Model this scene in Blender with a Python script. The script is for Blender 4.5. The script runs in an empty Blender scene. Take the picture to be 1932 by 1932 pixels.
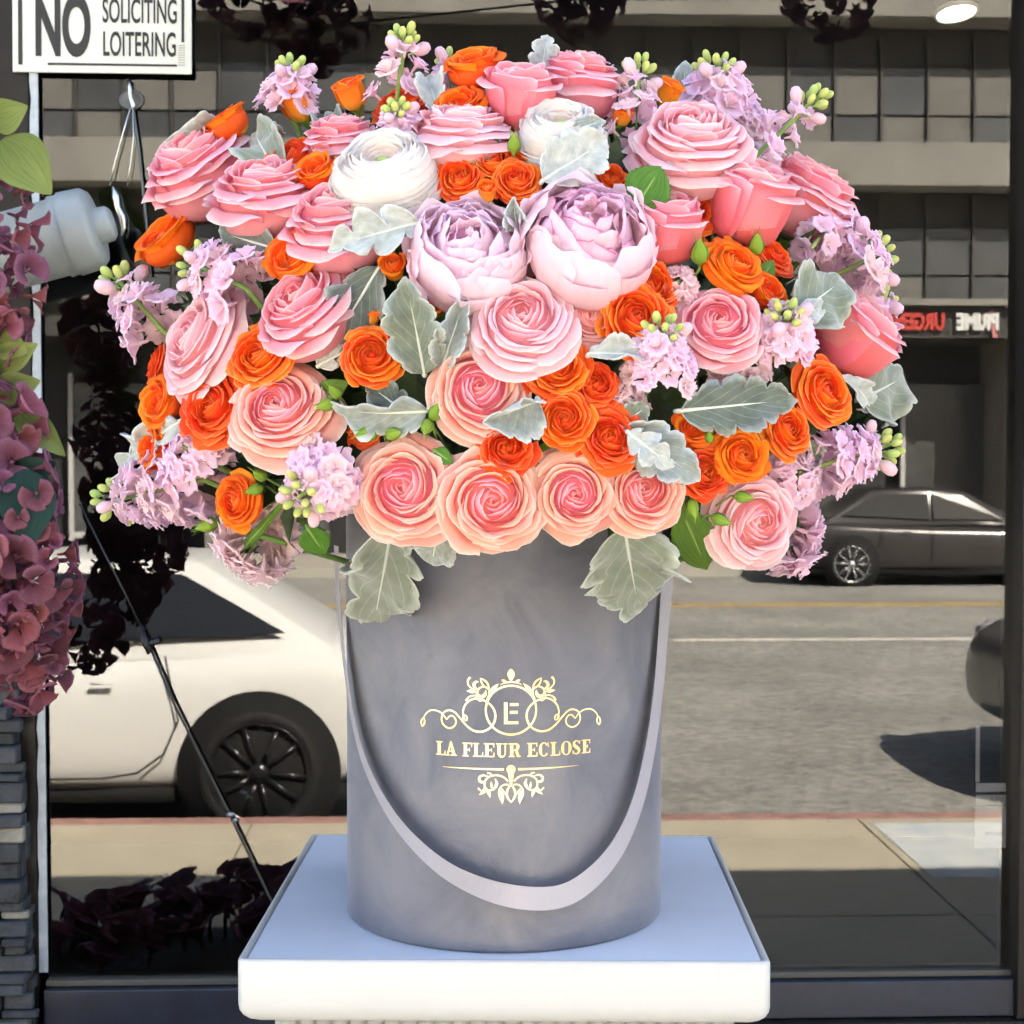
import bpy, math, random
from mathutils import Vector, Matrix, Quaternion
R = math.radians
rng = random.Random(7)
sc = bpy.context.scene
COL = sc.collection

# ------------------------------------------------------------------ camera
CAM = Vector((0.0, -1.68, 1.90))
TILT = R(2.2)
FU = 3064.0                      # focal length in units of a 1932 wide frame
cd = bpy.data.cameras.new('camera')
cam = bpy.data.objects.new('camera', cd)
COL.objects.link(cam)
cd.sensor_width = 36.0
cd.lens = 36.0 * FU / 1932.0
cd.clip_start = 0.05
cd.clip_end = 600.0
cam.location = CAM
cam.rotation_euler = (R(90) - TILT, 0, 0)
cd.dof.use_dof = True
cd.dof.focus_distance = 1.44
cd.dof.aperture_fstop = 22.0
sc.camera = cam

# ------------------------------------------------------------------ light
SUN_EL, SUN_AZ = R(45), R(30)    # behind the shop, to the right
world = bpy.data.worlds.new('World')
sc.world = world
world.use_nodes = True
wn = world.node_tree
bg = wn.nodes['Background']
sky = wn.nodes.new('ShaderNodeTexSky')
sky.sky_type = 'NISHITA'
sky.sun_disc = False
sky.sun_elevation = SUN_EL
sky.sun_rotation = SUN_AZ
sky.air_density = 1.0
sky.dust_density = 1.6
sky.ozone_density = 1.0
wn.links.new(sky.outputs[0], bg.inputs[0])
bg.inputs[1].default_value = 0.075
sd = bpy.data.lights.new('sun', 'SUN')
sd.energy = 4.5
sd.angle = R(0.55)
sd.color = (1.0, 0.97, 0.92)
sun = bpy.data.objects.new('sun', sd)
COL.objects.link(sun)
S = Vector((math.sin(SUN_AZ) * math.cos(SUN_EL), math.cos(SUN_AZ) * math.cos(SUN_EL), math.sin(SUN_EL)))
sun.rotation_euler = (-S).to_track_quat('-Z', 'Y').to_euler()
sun.location = (6, 10, 14)

sc.view_settings.view_transform = 'Standard'
sc.view_settings.look = 'None'
sc.view_settings.exposure = 3.62
sc.view_settings.gamma = 1.0
sc.view_settings.use_curve_mapping = False
sc.view_settings.use_white_balance = True          # camera balanced for open shade
sc.view_settings.white_balance_temperature = 7600
sc.view_settings.white_balance_tint = 10
sc.render.engine = 'CYCLES'
cy = sc.cycles
cy.max_bounces = 6
cy.diffuse_bounces = 4
cy.glossy_bounces = 4
cy.transmission_bounces = 6
cy.transparent_max_bounces = 8
cy.caustics_reflective = False
cy.caustics_refractive = False
cy.use_denoising = True
cy.use_adaptive_sampling = True
cy.adaptive_threshold = 0.035
cy.sample_clamp_indirect = 6.0

# ------------------------------------------------------------------ helpers: rays
RC = cam.rotation_euler.to_matrix()

def ray(u, v):
    d = RC @ Vector(((u - 966.0) / FU, (966.0 - v) / FU, -1.0))
    return d / d.y               # scaled so that y advances by one metre

def at(u, v, y):
    d = ray(u, v)
    return CAM + d * (y - CAM.y)

# ------------------------------------------------------------------ helpers: materials
MATS = {}

def principled(name):
    m = bpy.data.materials.new(name)
    m.use_nodes = True
    nt = m.node_tree
    return m, nt, nt.nodes['Principled BSDF'], nt.nodes['Material Output']

def node(nt, typ, **kw):
    n = nt.nodes.new(typ)
    for k, v in kw.items():
        setattr(n, k, v)
    return n

def ramp(nt, stops, fac=None):
    r = node(nt, 'ShaderNodeValToRGB')
    el = r.color_ramp.elements
    while len(el) < len(stops):
        el.new(0.5)
    for e, (p, c) in zip(el, stops):
        e.position = p
        e.color = (c[0], c[1], c[2], 1)
    if fac is not None:
        nt.links.new(fac, r.inputs[0])
    return r

def mat(name, col, rough=0.6, metal=0.0, var=0.0, scale=20.0, bump=0.0, bscale=60.0, spec=0.5, sheen=0.0, dirt=None):
    if name in MATS:
        return MATS[name]
    m, nt, b, out = principled(name)
    b.inputs['Base Color'].default_value = (*col, 1)
    b.inputs['Roughness'].default_value = rough
    b.inputs['Metallic'].default_value = metal
    b.inputs['Specular IOR Level'].default_value = spec
    if sheen:
        b.inputs['Sheen Weight'].default_value = sheen
        b.inputs['Sheen Roughness'].default_value = 0.4
    tc = node(nt, 'ShaderNodeTexCoord')
    if var or dirt:
        n = node(nt, 'ShaderNodeTexNoise')
        n.inputs['Scale'].default_value = scale
        n.inputs['Detail'].default_value = 6
        n.inputs['Roughness'].default_value = 0.62
        nt.links.new(tc.outputs['Object'], n.inputs['Vector'])
        lo = tuple(c * (1 - var) for c in col)
        hi = tuple(min(1, c * (1 + var)) for c in col)
        if dirt:
            lo = dirt
        r = ramp(nt, [(0.32, lo), (0.68, hi)], n.outputs[0])
        nt.links.new(r.outputs[0], b.inputs['Base Color'])
    if bump:
        n2 = node(nt, 'ShaderNodeTexNoise')
        n2.inputs['Scale'].default_value = bscale
        n2.inputs['Detail'].default_value = 5
        nt.links.new(tc.outputs['Object'], n2.inputs['Vector'])
        bp = node(nt, 'ShaderNodeBump')
        bp.inputs['Strength'].default_value = bump
        bp.inputs['Distance'].default_value = 0.01
        nt.links.new(n2.outputs[0], bp.inputs['Height'])
        nt.links.new(bp.outputs[0], b.inputs['Normal'])
    MATS[name] = m
    return m

def petal_mat(name, stops, trans=0.3, rough=0.55, vein=0.06, hue=0.012, edge=None):
    """Petal pigment runs from the claw (uv y 0) to the rim (uv y 1); a share of the light passes through."""
    m, nt, b, out = principled(name)
    uv = node(nt, 'ShaderNodeUVMap')
    sp = node(nt, 'ShaderNodeSeparateXYZ')
    nt.links.new(uv.outputs[0], sp.inputs[0])
    r = ramp(nt, stops, sp.outputs[1])
    col = r.outputs[0]
    # fine veins along the petal
    mp = node(nt, 'ShaderNodeMapping')
    mp.inputs['Scale'].default_value = (26, 2.2, 1)
    nt.links.new(uv.outputs[0], mp.inputs[0])
    nz = node(nt, 'ShaderNodeTexNoise')
    nz.inputs['Scale'].default_value = 1.0
    nz.inputs['Detail'].default_value = 3
    nt.links.new(mp.outputs[0], nz.inputs['Vector'])
    mr = node(nt, 'ShaderNodeMapRange')
    mr.inputs[1].default_value = 0.3
    mr.inputs[2].default_value = 0.7
    mr.inputs[3].default_value = 1 - vein
    mr.inputs[4].default_value = 1 + vein
    nt.links.new(nz.outputs[0], mr.inputs[0])
    oi = node(nt, 'ShaderNodeObjectInfo')
    hs = node(nt, 'ShaderNodeHueSaturation')
    ma = node(nt, 'ShaderNodeMath', operation='MULTIPLY_ADD')
    ma.inputs[1].default_value = hue * 2
    ma.inputs[2].default_value = 0.5 - hue
    nt.links.new(oi.outputs['Random'], ma.inputs[0])
    nt.links.new(ma.outputs[0], hs.inputs['Hue'])
    nt.links.new(mr.outputs[0], hs.inputs['Value'])
    nt.links.new(col, hs.inputs['Color'])
    nt.links.new(hs.outputs[0], b.inputs['Base Color'])
    b.inputs['Roughness'].default_value = rough
    b.inputs['Specular IOR Level'].default_value = 0.12
    b.inputs['Sheen Weight'].default_value = 0.04
    bp = node(nt, 'ShaderNodeBump')
    bp.inputs['Strength'].default_value = 0.12
    bp.inputs['Distance'].default_value = 0.004
    nt.links.new(nz.outputs[0], bp.inputs['Height'])
    nt.links.new(bp.outputs[0], b.inputs['Normal'])
    tr = node(nt, 'ShaderNodeBsdfTranslucent')
    nt.links.new(hs.outputs[0], tr.inputs[0])
    mx = node(nt, 'ShaderNodeMixShader')
    mx.inputs[0].default_value = trans
    nt.links.new(b.outputs[0], mx.inputs[1])
    nt.links.new(tr.outputs[0], mx.inputs[2])
    nt.links.new(mx.outputs[0], out.inputs[0])
    MATS[name] = m
    return m

def emit(name, col, s):
    m = bpy.data.materials.new(name)
    m.use_nodes = True
    nt = m.node_tree
    nt.nodes.clear()
    e = node(nt, 'ShaderNodeEmission')
    e.inputs[0].default_value = (*col, 1)
    e.inputs[1].default_value = s
    o = node(nt, 'ShaderNodeOutputMaterial')
    nt.links.new(e.outputs[0], o.inputs[0])
    return m

# ------------------------------------------------------------------ helpers: meshes
class MB:
    def __init__(self):
        self.v, self.f, self.uv = [], [], {}
    def add(self, vs, fs, uvs=None):
        o = len(self.v)
        self.v += [tuple(p) for p in vs]
        self.f += [tuple(i + o for i in f) for f in fs]
        if uvs:
            for i, q in enumerate(uvs):
                self.uv[o + i] = q
        return self
    def box(self, a, b, M=None):
        (x0, y0, z0), (x1, y1, z1) = a, b
        vs = [Vector(p) for p in ((x0, y0, z0), (x1, y0, z0), (x1, y1, z0), (x0, y1, z0), (x0, y0, z1), (x1, y0, z1), (x1, y1, z1), (x0, y1, z1))]
        if M:
            vs = [M @ p for p in vs]
        return self.add(vs, [(0, 3, 2, 1), (4, 5, 6, 7), (0, 1, 5, 4), (1, 2, 6, 5), (2, 3, 7, 6), (3, 0, 4, 7)])
    def lathe(self, prof, n=24, M=None):
        vs, fs = [], []
        for i in range(n):
            a = 2 * math.pi * i / n
            for r, z in prof:
                vs.append(Vector((r * math.cos(a), r * math.sin(a), z)))
        k = len(prof)
        for i in range(n):
            j = (i + 1) % n
            for q in range(k - 1):
                fs.append((i * k + q, j * k + q, j * k + q + 1, i * k + q + 1))
        if M:
            vs = [M @ p for p in vs]
        uvs = [(i / n, q / max(1, k - 1)) for i in range(n) for q in range(k)]
        return self.add(vs, fs, uvs)
    def tube(self, pts, rad, n=8):
        pts = [Vector(p) for p in pts]
        if not hasattr(rad, '__len__'):
            rad = [rad] * len(pts)
        vs, fs = [], []
        up = Vector((0.13, 0.31, 0.94))
        for i, p in enumerate(pts):
            t = (pts[min(i + 1, len(pts) - 1)] - pts[max(i - 1, 0)]).normalized()
            a = t.cross(up)
            if a.length < 1e-3:
                a = t.cross(Vector((1, 0, 0)))
            a.normalize()
            b = t.cross(a)
            for j in range(n):
                w = 2 * math.pi * j / n
                vs.append(p + (a * math.cos(w) + b * math.sin(w)) * rad[i])
        for i in range(len(pts) - 1):
            for j in range(n):
                q = (j + 1) % n
                fs.append((i * n + j, i * n + q, (i + 1) * n + q, (i + 1) * n + j))
        fs.append(tuple(range(n))[::-1])
        fs.append(tuple((len(pts) - 1) * n + j for j in range(n)))
        uvs = [(j / n, i / (len(pts) - 1)) for i in range(len(pts)) for j in range(n)]
        return self.add(vs, fs, uvs)
    def mesh(self, name, m=None, smooth=True):
        me = bpy.data.meshes.new(name)
        me.from_pydata(self.v, [], self.f)
        if self.uv:
            lay = me.uv_layers.new(name='UVMap')
            dat = [0.0] * (2 * len(me.loops))
            for l in me.loops:
                q = self.uv.get(l.vertex_index, (0.5, 0.5))
                dat[2 * l.index] = q[0]
                dat[2 * l.index + 1] = q[1]
            lay.data.foreach_set('uv', dat)
        if smooth:
            me.polygons.foreach_set('use_smooth', [True] * len(me.polygons))
        if m:
            me.materials.append(m)
        me.update()
        return me

def link(name, me, parent=None):
    o = bpy.data.objects.new(name, me)
    COL.objects.link(o)
    if parent:
        o.parent = parent
    return o

def tag(o, label, cat, group=None):
    o['label'] = label
    o['category'] = cat
    if group:
        o['group'] = group
    return o

def struct(o, kind='structure'):
    o['kind'] = kind
    return o

def empty(name, loc=(0, 0, 0), quat=None, scale=1.0, parent=None):
    o = bpy.data.objects.new(name, None)
    COL.objects.link(o)
    o.empty_display_size = 0.02
    o.location = loc
    if quat:
        o.rotation_mode = 'QUATERNION'
        o.rotation_quaternion = quat
    o.scale = (scale,) * 3
    if parent:
        o.parent = parent
    return o

def bevel(o, w, seg=2):
    b = o.modifiers.new('bevel', 'BEVEL')
    b.width = w
    b.segments = seg
    b.limit_method = 'ANGLE'
    return o

def text_mesh(body, m, size=1.0, sx=1.0, offset=0.0, extrude=0.0, align='LEFT'):
    cu = bpy.data.curves.new('t', 'FONT')
    cu.body = body
    cu.size = size
    cu.offset = offset
    cu.extrude = extrude
    cu.align_x = align
    cu.resolution_u = 6
    o = bpy.data.objects.new('t', cu)
    COL.objects.link(o)
    dg = bpy.context.evaluated_depsgraph_get()
    me = bpy.data.meshes.new_from_object(o.evaluated_get(dg))
    bpy.data.objects.remove(o)
    bpy.data.curves.remove(cu)
    for v in me.vertices:
        v.co.x *= sx
    me.materials.clear()
    me.materials.append(m)
    return me

def catmull(pts, t):
    n = len(pts) - 1
    x = min(max(t, 0.0), 1.0) * n
    i = min(int(x), n - 1)
    f = x - i
    p0 = pts[max(i - 1, 0)]
    p1 = pts[i]
    p2 = pts[i + 1]
    p3 = pts[min(i + 2, n)]
    return tuple(0.5 * (2 * b + (c - a) * f + (2 * a - 5 * b + 4 * c - d) * f * f + (3 * b - a - 3 * c + d) * f ** 3)
                 for a, b, c, d in zip(p0, p1, p2, p3))

# ------------------------------------------------------------------ shop-front frame of reference
# s runs along the window, n is the distance in front of the glass (towards the street)
YAW = R(2.0)
WO = Vector((0, 1.07, 0))
WT = Vector((math.cos(YAW), math.sin(YAW), 0))
WN = Vector((math.sin(YAW), -math.cos(YAW), 0))
WM = Matrix(((WT.x, WN.x, 0, WO.x), (WT.y, WN.y, 0, WO.y), (0, 0, 1, 0), (0, 0, 0, 1)))   # (s, n, z) -> world; flips handedness

def W(s, n, z):
    return WO + WT * s + WN * n + Vector((0, 0, z))

def sn(u, v, n=0.0):
    """Where the ray through (u, v) meets the plane n metres in front of the glass, as (s, z)."""
    d = ray(u, v)
    p0 = CAM - WO
    t = (n - p0.dot(WN)) / d.dot(WN)
    p = p0 + d * t
    return p.dot(WT), CAM.z + d.z * t

def wbox(mb, a, b):
    """box in (s, n, z) with outward normals"""
    (x0, y0, z0), (x1, y1, z1) = a, b
    vs = [W(*p) for p in ((x0, y0, z0), (x1, y0, z0), (x1, y1, z0), (x0, y1, z0), (x0, y0, z1), (x1, y0, z1), (x1, y1, z1), (x0, y1, z1))]
    return mb.add(vs, [(0, 1, 2, 3), (4, 7, 6, 5), (0, 4, 5, 1), (1, 5, 6, 2), (2, 6, 7, 3), (3, 7, 4, 0)])

def wobj(name, a, b, m, parent=None, bev=0.0):
    o = link(name, wbox(MB(), a, b).mesh(name, m, smooth=False), parent)
    if bev:
        bevel(o, bev)
    return o

# ================================================================== the street (seen in the glass)
RZ = -0.15
m_asph, nt, b, out = principled('asphalt')
tc = node(nt, 'ShaderNodeTexCoord')
n1 = node(nt, 'ShaderNodeTexNoise'); n1.inputs['Scale'].default_value = .55; n1.inputs['Detail'].default_value = 8; n1.inputs['Roughness'].default_value = .65
n2 = node(nt, 'ShaderNodeTexNoise'); n2.inputs['Scale'].default_value = 11; n2.inputs['Detail'].default_value = 6; n2.inputs['Roughness'].default_value = .8
vo = node(nt, 'ShaderNodeTexVoronoi', feature='DISTANCE_TO_EDGE'); vo.inputs['Scale'].default_value = .42
dw = node(nt, 'ShaderNodeMixRGB'); dw.inputs[0].default_value = .35
for n_ in (n1, n2):
    nt.links.new(tc.outputs['Object'], n_.inputs['Vector'])
nt.links.new(tc.outputs['Object'], dw.inputs[1]); nt.links.new(n1.outputs['Color'], dw.inputs[2]); nt.links.new(dw.outputs[0], vo.inputs['Vector'])
ra = ramp(nt, [(.30, (.25, .243, .225)), (.70, (.41, .40, .37))], n1.outputs[0])
rb_ = ramp(nt, [(.36, (.45, .45, .45)), (.60, (1.18, 1.18, 1.15))], n2.outputs[0])
rc_ = ramp(nt, [(.0, (.35, .35, .35)), (.012, (1, 1, 1))], vo.outputs[0])
m1 = node(nt, 'ShaderNodeMixRGB', blend_type='MULTIPLY'); m1.inputs[0].default_value = 1
m2 = node(nt, 'ShaderNodeMixRGB', blend_type='MULTIPLY'); m2.inputs[0].default_value = .22
nt.links.new(ra.outputs[0], m1.inputs[1]); nt.links.new(rb_.outputs[0], m1.inputs[2]); nt.links.new(m1.outputs[0], m2.inputs[1]); nt.links.new(rc_.outputs[0], m2.inputs[2])
nt.links.new(m2.outputs[0], b.inputs['Base Color']); b.inputs['Roughness'].default_value = .9
bp = node(nt, 'ShaderNodeBump'); bp.inputs['Strength'].default_value = .6; bp.inputs['Distance'].default_value = .02
nt.links.new(n2.outputs[0], bp.inputs['Height']); nt.links.new(bp.outputs[0], b.inputs['Normal'])
m_conc = mat('sidewalk_concrete', (0.46, 0.41, 0.31), 0.9, var=0.10, scale=2.5, bump=0.25, bscale=80)
m_pale = mat('painted_concrete', (0.60, 0.60, 0.56), 0.8, var=0.14, scale=6, dirt=(0.46, 0.52, 0.56))
m_red = mat('red_kerb_paint', (0.36, 0.20, 0.17), 0.8, var=0.25, scale=8)
m_band = mat('building_concrete', (0.25, 0.24, 0.215), 0.9, var=0.16, scale=0.9)
m_dark = mat('dark_soffit', (0.075, 0.071, 0.064), 0.9)
m_wline = mat('white_road_paint', (0.72, 0.70, 0.64), 0.8, var=0.2, scale=9)
m_yline = mat('yellow_road_paint', (0.55, 0.36, 0.10), 0.8, var=0.25, scale=9)

g = struct(link('ground', MB().box((-250, -250, -0.9), (250, 250, -0.45)).mesh('ground', mat('far_ground', (0.20, 0.18, 0.15), 0.95, var=0.2, scale=0.3), False)))
road = struct(wobj('road', (-60, 5.64, -0.44), (60, 23.3, RZ), m_asph))
struct(wobj('lane_line', (2.25, 14.5, RZ + 0.002), (9.5, 14.66, RZ + 0.006), m_wline))
struct(wobj('lane_line', (-11, 14.5, RZ + 0.002), (-3.5, 14.66, RZ + 0.006), m_wline))
struct(wobj('centre_line', (-40, 18.3, RZ + 0.002), (40, 18.42, RZ + 0.006), m_yline))
struct(wobj('centre_line', (-40, 18.58, RZ + 0.002), (40, 18.70, RZ + 0.006), m_yline))
side = struct(wobj('sidewalk', (-60, -0.1, -0.44), (60, 5.50, -0.012), mat('joint_dirt', (0.12, 0.10, 0.08), 0.95)))
SL = 1.55
for i in range(-7, 8):
    for j in range(3):
        n0 = 0.30 + j * 1.73
        o = wobj('paving_slab', (i * SL + 0.42 + 0.006, n0, -0.02), ((i + 1) * SL + 0.42 - 0.006, n0 + 1.718, 0.0), m_conc, side)
o = wobj('paving_slab', (2.02, 4.32, 0.0005), (4.35, 5.36, 0.004), m_pale, side)
o['label'] = 'pale blue white painted patch of sidewalk'
struct(wobj('kerb', (-60, 5.50, -0.44), (60, 5.64, 0.0), m_red, None, 0.012))
struct(wobj('kerb', (-60, 23.3, -0.44), (60, 23.5, 0.0), mat('far_kerb', (0.42, 0.40, 0.34), 0.9)))
struct(wobj('far_sidewalk', (-60, 23.5, -0.44), (60, 27.2, -0.01), mat('far_walk', (0.40, 0.37, 0.31), 0.9, var=0.1, scale=1)))

# --- building across the street
bld = tag(empty('office_building', W(0, 27.6, 0)), 'concrete office block with bands of windows across the street', 'building')
bldinv = Matrix.Translation(-W(0, 27.6, 0))
def bpart(name, a, b, m, bev=0):
    o = wobj(name, a, b, m, None, bev)
    o.parent = bld
    o.matrix_parent_inverse = bldinv
    return o
BN = 27.6
bpart('wall', (-24, BN + 0.9, 4.0), (34, BN + 9, 13.6), m_dark)
bpart('wall', (-24, BN + 2.2, -0.4), (34, BN + 9, 4.0), mat('deep_shop', (0.03, 0.03, 0.032), 0.6))
bpart('sign_band', (-24, BN + 0.25, 4.02), (34, BN + 0.9, 4.62), mat('sign_band', (0.055, 0.052, 0.048), 0.8))
bpart('ledge', (-24, BN + 0.05, 4.62), (34, BN + 0.9, 4.74), m_band)
bpart('spandrel', (-24, BN, 6.85), (34, BN + 0.9, 7.65), m_band)
bpart('spandrel', (-24, BN, 9.98), (34, BN + 0.9, 10.8), m_band)
bpart('spandrel', (-24, BN, 13.1), (34, BN + 0.9, 13.9), m_band)
for k in range(7):
    s = -15 + k * 5.1
    bpart('column', (s, BN + 0.3, -0.4), (s + 0.45, BN + 2.2, 4.02), m_band)
m_pane = mat('office_glass', (0.095, 0.098, 0.10), 0.2, var=0.4, scale=0.35)
m_blind = mat('office_blind', (0.155, 0.150, 0.138), 0.7, var=0.15, scale=1.2)
m_mul = mat('office_mullion', (0.065, 0.062, 0.056), 0.5)
brng = random.Random(3)
for (z0, zm, z1) in ((4.76, 5.22, 6.15), (7.66, 8.27, 9.2), (10.81, 11.4, 12.3)):
    for k in range(29):
        s = -13.5 + k * 0.9
        for (a, b) in ((z0, zm), (zm + 0.05, z1)):
            bpart('window_pane', (s, BN + 0.80, a), (s + 0.84, BN + 0.86, b), m_blind if brng.random() < (0.30 if s < 2 else 0.62) else m_pane)
        bpart('mullion', (s + 0.845, BN + 0.72, z0), (s + 0.895, BN + 0.88, z1 + 0.6), m_mul)
m_white = mat('white_frame', (0.55, 0.55, 0.53), 0.5)
for s in (4.4, 6.2, 8.9, 11.4, -4.2, -7.6):
    bpart('shop_window', (s, BN + 1.9, 0.3), (s + 1.6, BN + 1.95, 3.2), m_pane)
    bpart('shop_frame', (s - 0.09, BN + 1.85, 0.1), (s, BN + 1.99, 3.4), m_white)
    bpart('shop_frame', (s, BN + 1.85, 0.16), (s + 1.6, BN + 1.99, 0.28), m_white)
TR = Matrix(((-WT.x, 0, -WN.x, 0), (-WT.y, 0, -WN.y, 0), (0, 1, 0, 0), (0, 0, 0, 1)))   # text faces the shop
def street_text(body, s, n, z, h, m, name, sx=0.8):
    o = link(name, text_mesh(body, m, h / 0.72, sx, 0.02, 0.03))
    o.matrix_world = Matrix.Translation(W(s, n, z)) @ TR
    o.parent = bld
    o.matrix_parent_inverse = bldinv
    return o
street_text('PRIME', 10.2, BN + 0.2, 4.18, 0.30, mat('sign_white', (0.8, 0.8, 0.78), 0.5), 'sign_lettering', 0.74)
street_text('URGENT', 9.16, BN + 0.2, 4.18, 0.30, mat('sign_red', (0.62, 0.06, 0.05), 0.5), 'sign_lettering', 0.70)
o = MB().add([W(10.08, BN + 0.18, 4.02), W(10.16, BN + 0.18, 4.02), W(10.10, BN + 0.18, 4.55), W(10.02, BN + 0.18, 4.55), W(10.10, BN + 0.18, 4.30), W(10.22, BN + 0.18, 4.10)], [(0, 1, 4, 3), (3, 4, 2), (0, 5, 1)])
o = link('sign_emblem', o.mesh('sign_emblem', mat('sign_pink', (0.7, 0.25, 0.25), 0.5), False)); o.parent = bld; o.matrix_parent_inverse = bldinv

# --- cars
m_tyre = mat('tyre', (0.008, 0.008, 0.0085), 0.8)
m_wheel_dark = mat('dark_alloy', (0.03, 0.03, 0.033), 0.25, metal=0.6)
m_wheel = mat('silver_alloy', (0.62, 0.62, 0.62), 0.25, metal=0.9)
m_cglass = mat('car_glass', (0.012, 0.014, 0.016), 0.06, spec=0.8)
m_arch = mat('wheel_arch', (0.004, 0.004, 0.004), 0.9)
m_tail = mat('tail_lamp', (0.45, 0.02, 0.02), 0.2)
m_head = mat('head_lamp', (0.75, 0.76, 0.78), 0.12, metal=0.4)

def car(name, label, s, n, flip, paint, wheelm, L=4.7, H=1.46, SCL=1.0):
    """flip +1: the nose points to +s.  s, n is the centre of the side nearest the shop."""
    t = tag(empty(name), label, 'car', None)
    ang = YAW if flip > 0 else YAW + math.pi
    hw = 0.91
    t.location = W(s, n + hw, RZ)
    t.rotation_euler = (0, 0, ang)
    # body: loft of stations along x (nose +x)
    st = [(-L/2, .36, .78, .60), (-L/2 + .08, .26, .94, .78), (-L/2 + .45, .20, 1.03, .88), (-1.25, .19, .99, .905), (-.3, .19, .95, .91), (.7, .19, .93, .91),
          (1.3, .19, .92, .90), (L/2 - .55, .20, .83, .86), (L/2 - .12, .22, .70, .76), (L/2, .32, .60, .58)]
    vs, fs = [], []
    for (x, zb, zt, w) in st:
        ring = [(.80 * w, zb), (.97 * w, zb + .06), (w, (zb + zt) / 2 - .02), (.985 * w, zt - .16), (.90 * w, zt - .04), (.55 * w, zt + .015), (0, zt + .03)]
        ring = ring + [(-y, z) for (y, z) in ring[-2::-1]]
        vs += [(x, y, z) for (y, z) in ring]
    k = 13
    for i in range(len(st) - 1):
        for j in range(k):
            q = (j + 1) % k
            fs.append((i * k + j, (i + 1) * k + j, (i + 1) * k + q, i * k + q))
    fs.append(tuple(range(k)))
    fs.append(tuple((len(st) - 1) * k + j for j in range(k))[::-1])
    b = link('body', MB().add(vs, fs).mesh('body', paint), t)
    sub = b.modifiers.new('sub', 'SUBSURF'); sub.levels = 2; sub.render_levels = 2
    cab = [(-L/2 + .55, .98, .74), (-1.05, H - .02, .58), (-.2, H, .60), (.35, H - .03, .59), (1.32, .90, .72)]
    vs, fs = [], []
    for (x, z, w) in cab:
        vs += [(x, w, z), (x, 0, z + .02), (x, -w, z), (x, -.80, .90), (x, .80, .90)]
    for i in range(4):
        for j in (0, 1, 2, 3, 4):
            q = (j + 1) % 5
            fs.append((i * 5 + j, i * 5 + q, (i + 1) * 5 + q, (i + 1) * 5 + j))
    c = link('cabin', MB().add(vs, fs).mesh('cabin', paint), t)
    bevel(c, .05, 3)
    def pan(nm, q, m, lift):
        o = [Vector(p) for p in q]
        nn = (o[1] - o[0]).cross(o[2] - o[0]).normalized() * lift
        link(nm, MB().add([p + nn for p in o], [tuple(range(len(o)))]).mesh(nm, m, False), t)
    for sg in (1, -1):
        for q in ([(-1.55, .735, 1.05), (-.22, .775, .99), (-.22, .625, H - .09), (-.98, .615, H - .10)], [(-.16, .775, .99), (.92, .755, .98), (.30, .615, H - .11), (-.16, .625, H - .09)]):
            q = [(x, sg * y, z) for x, y, z in q]
            if sg < 0:
                q = q[::1]
            else:
                q = q[::-1]
            pan('side_window', q, m_cglass, .035)
    pan('rear_window', [(-L/2 + .60, .60, 1.01), (-L/2 + .60, -.60, 1.01), (-1.08, -.5, H - .05), (-1.08, .5, H - .05)][::-1], m_cglass, .03)
    pan('windscreen', [(1.26, .60, .94), (1.26, -.60, .94), (.38, -.5, H - .06), (.38, .5, H - .06)], m_cglass, .03)
    for sg in (1, -1):
        link('tail_lamp', MB().box((-L/2 + .02, sg * .62 - .13, .72), (-L/2 + .30, sg * .66 + .13, .84)).mesh('tail_lamp', m_tail), t)
        h = link('headlight', MB().lathe([(0, -.02), (.10, -.01), (.13, .05), (.09, .10), (0, .12)], 16, Matrix.Translation((L/2 - .24, sg * .62, .60)) @ Matrix.Rotation(R(90), 4, 'Y') @ Matrix.Diagonal((.7, 1.5, 1, 1))).mesh('headlight', m_head), t)
        for wx in (-1.42, 1.38):
            Mx = Matrix.Translation((wx, sg * .878, .335)) @ Matrix.Rotation(R(-90 * sg), 4, 'X')
            link('wheel_arch', MB().lathe([(0, -.1), (.425, -.1), (.435, .030), (0, .027)], 36, Mx).mesh('wheel_arch', m_arch), t)
            wh = empty('wheel', parent=t)
            wh.matrix_local = Mx
            link('tyre', MB().lathe([(.265, -.12), (.31, -.12), (.335, -.09), (.335, .02), (.32, .048), (.272, .054), (.265, .04)], 40).mesh('tyre', m_tyre), wh)
            rm = MB().lathe([(.272, -.02), (.275, .050), (.258, .056), (.248, .03), (.235, -.02)], 40)
            rm.lathe([(0, .06), (.05, .058), (.06, .02)], 16)
            for a in range(10):
                rm.box((.04, -.013, .014), (.255, .013, .046), Matrix.Rotation(2 * math.pi * a / 10 + .1 * (a % 2), 4, 'Z'))
            link('rim', rm.mesh('rim', wheelm), wh)
    for sg in (1, -1):
        seam = [(-.93, .915, .96), (-.96, .925, .80), (-1.0, .932, .62), (-.92, .930, .44), (-.78, .922, .34), (-.60, .915, .31), (.70, .918, .30)]
        link('door_seam', MB().tube([(x, sg * y, z) for x, y, z in seam], .006, 6).mesh('door_seam', m_arch), t)
        link('door_seam', MB().tube([(-.19, sg * .918, .95), (-.19, sg * .935, .62), (-.22, sg * .92, .31)], .006, 6).mesh('door_seam', m_arch), t)
        link('door_handle', MB().box((-.66, sg * .925 - .012, .81), (-.54, sg * .925 + .010, .825)).mesh('door_handle', paint), t)
    link('bumper_trim', MB().box((-L/2 + .35, -.86, .17), (L/2 - .4, .86, .25)).mesh('trim', m_arch), t)
    t.scale = (SCL,) * 3
    return t

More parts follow.
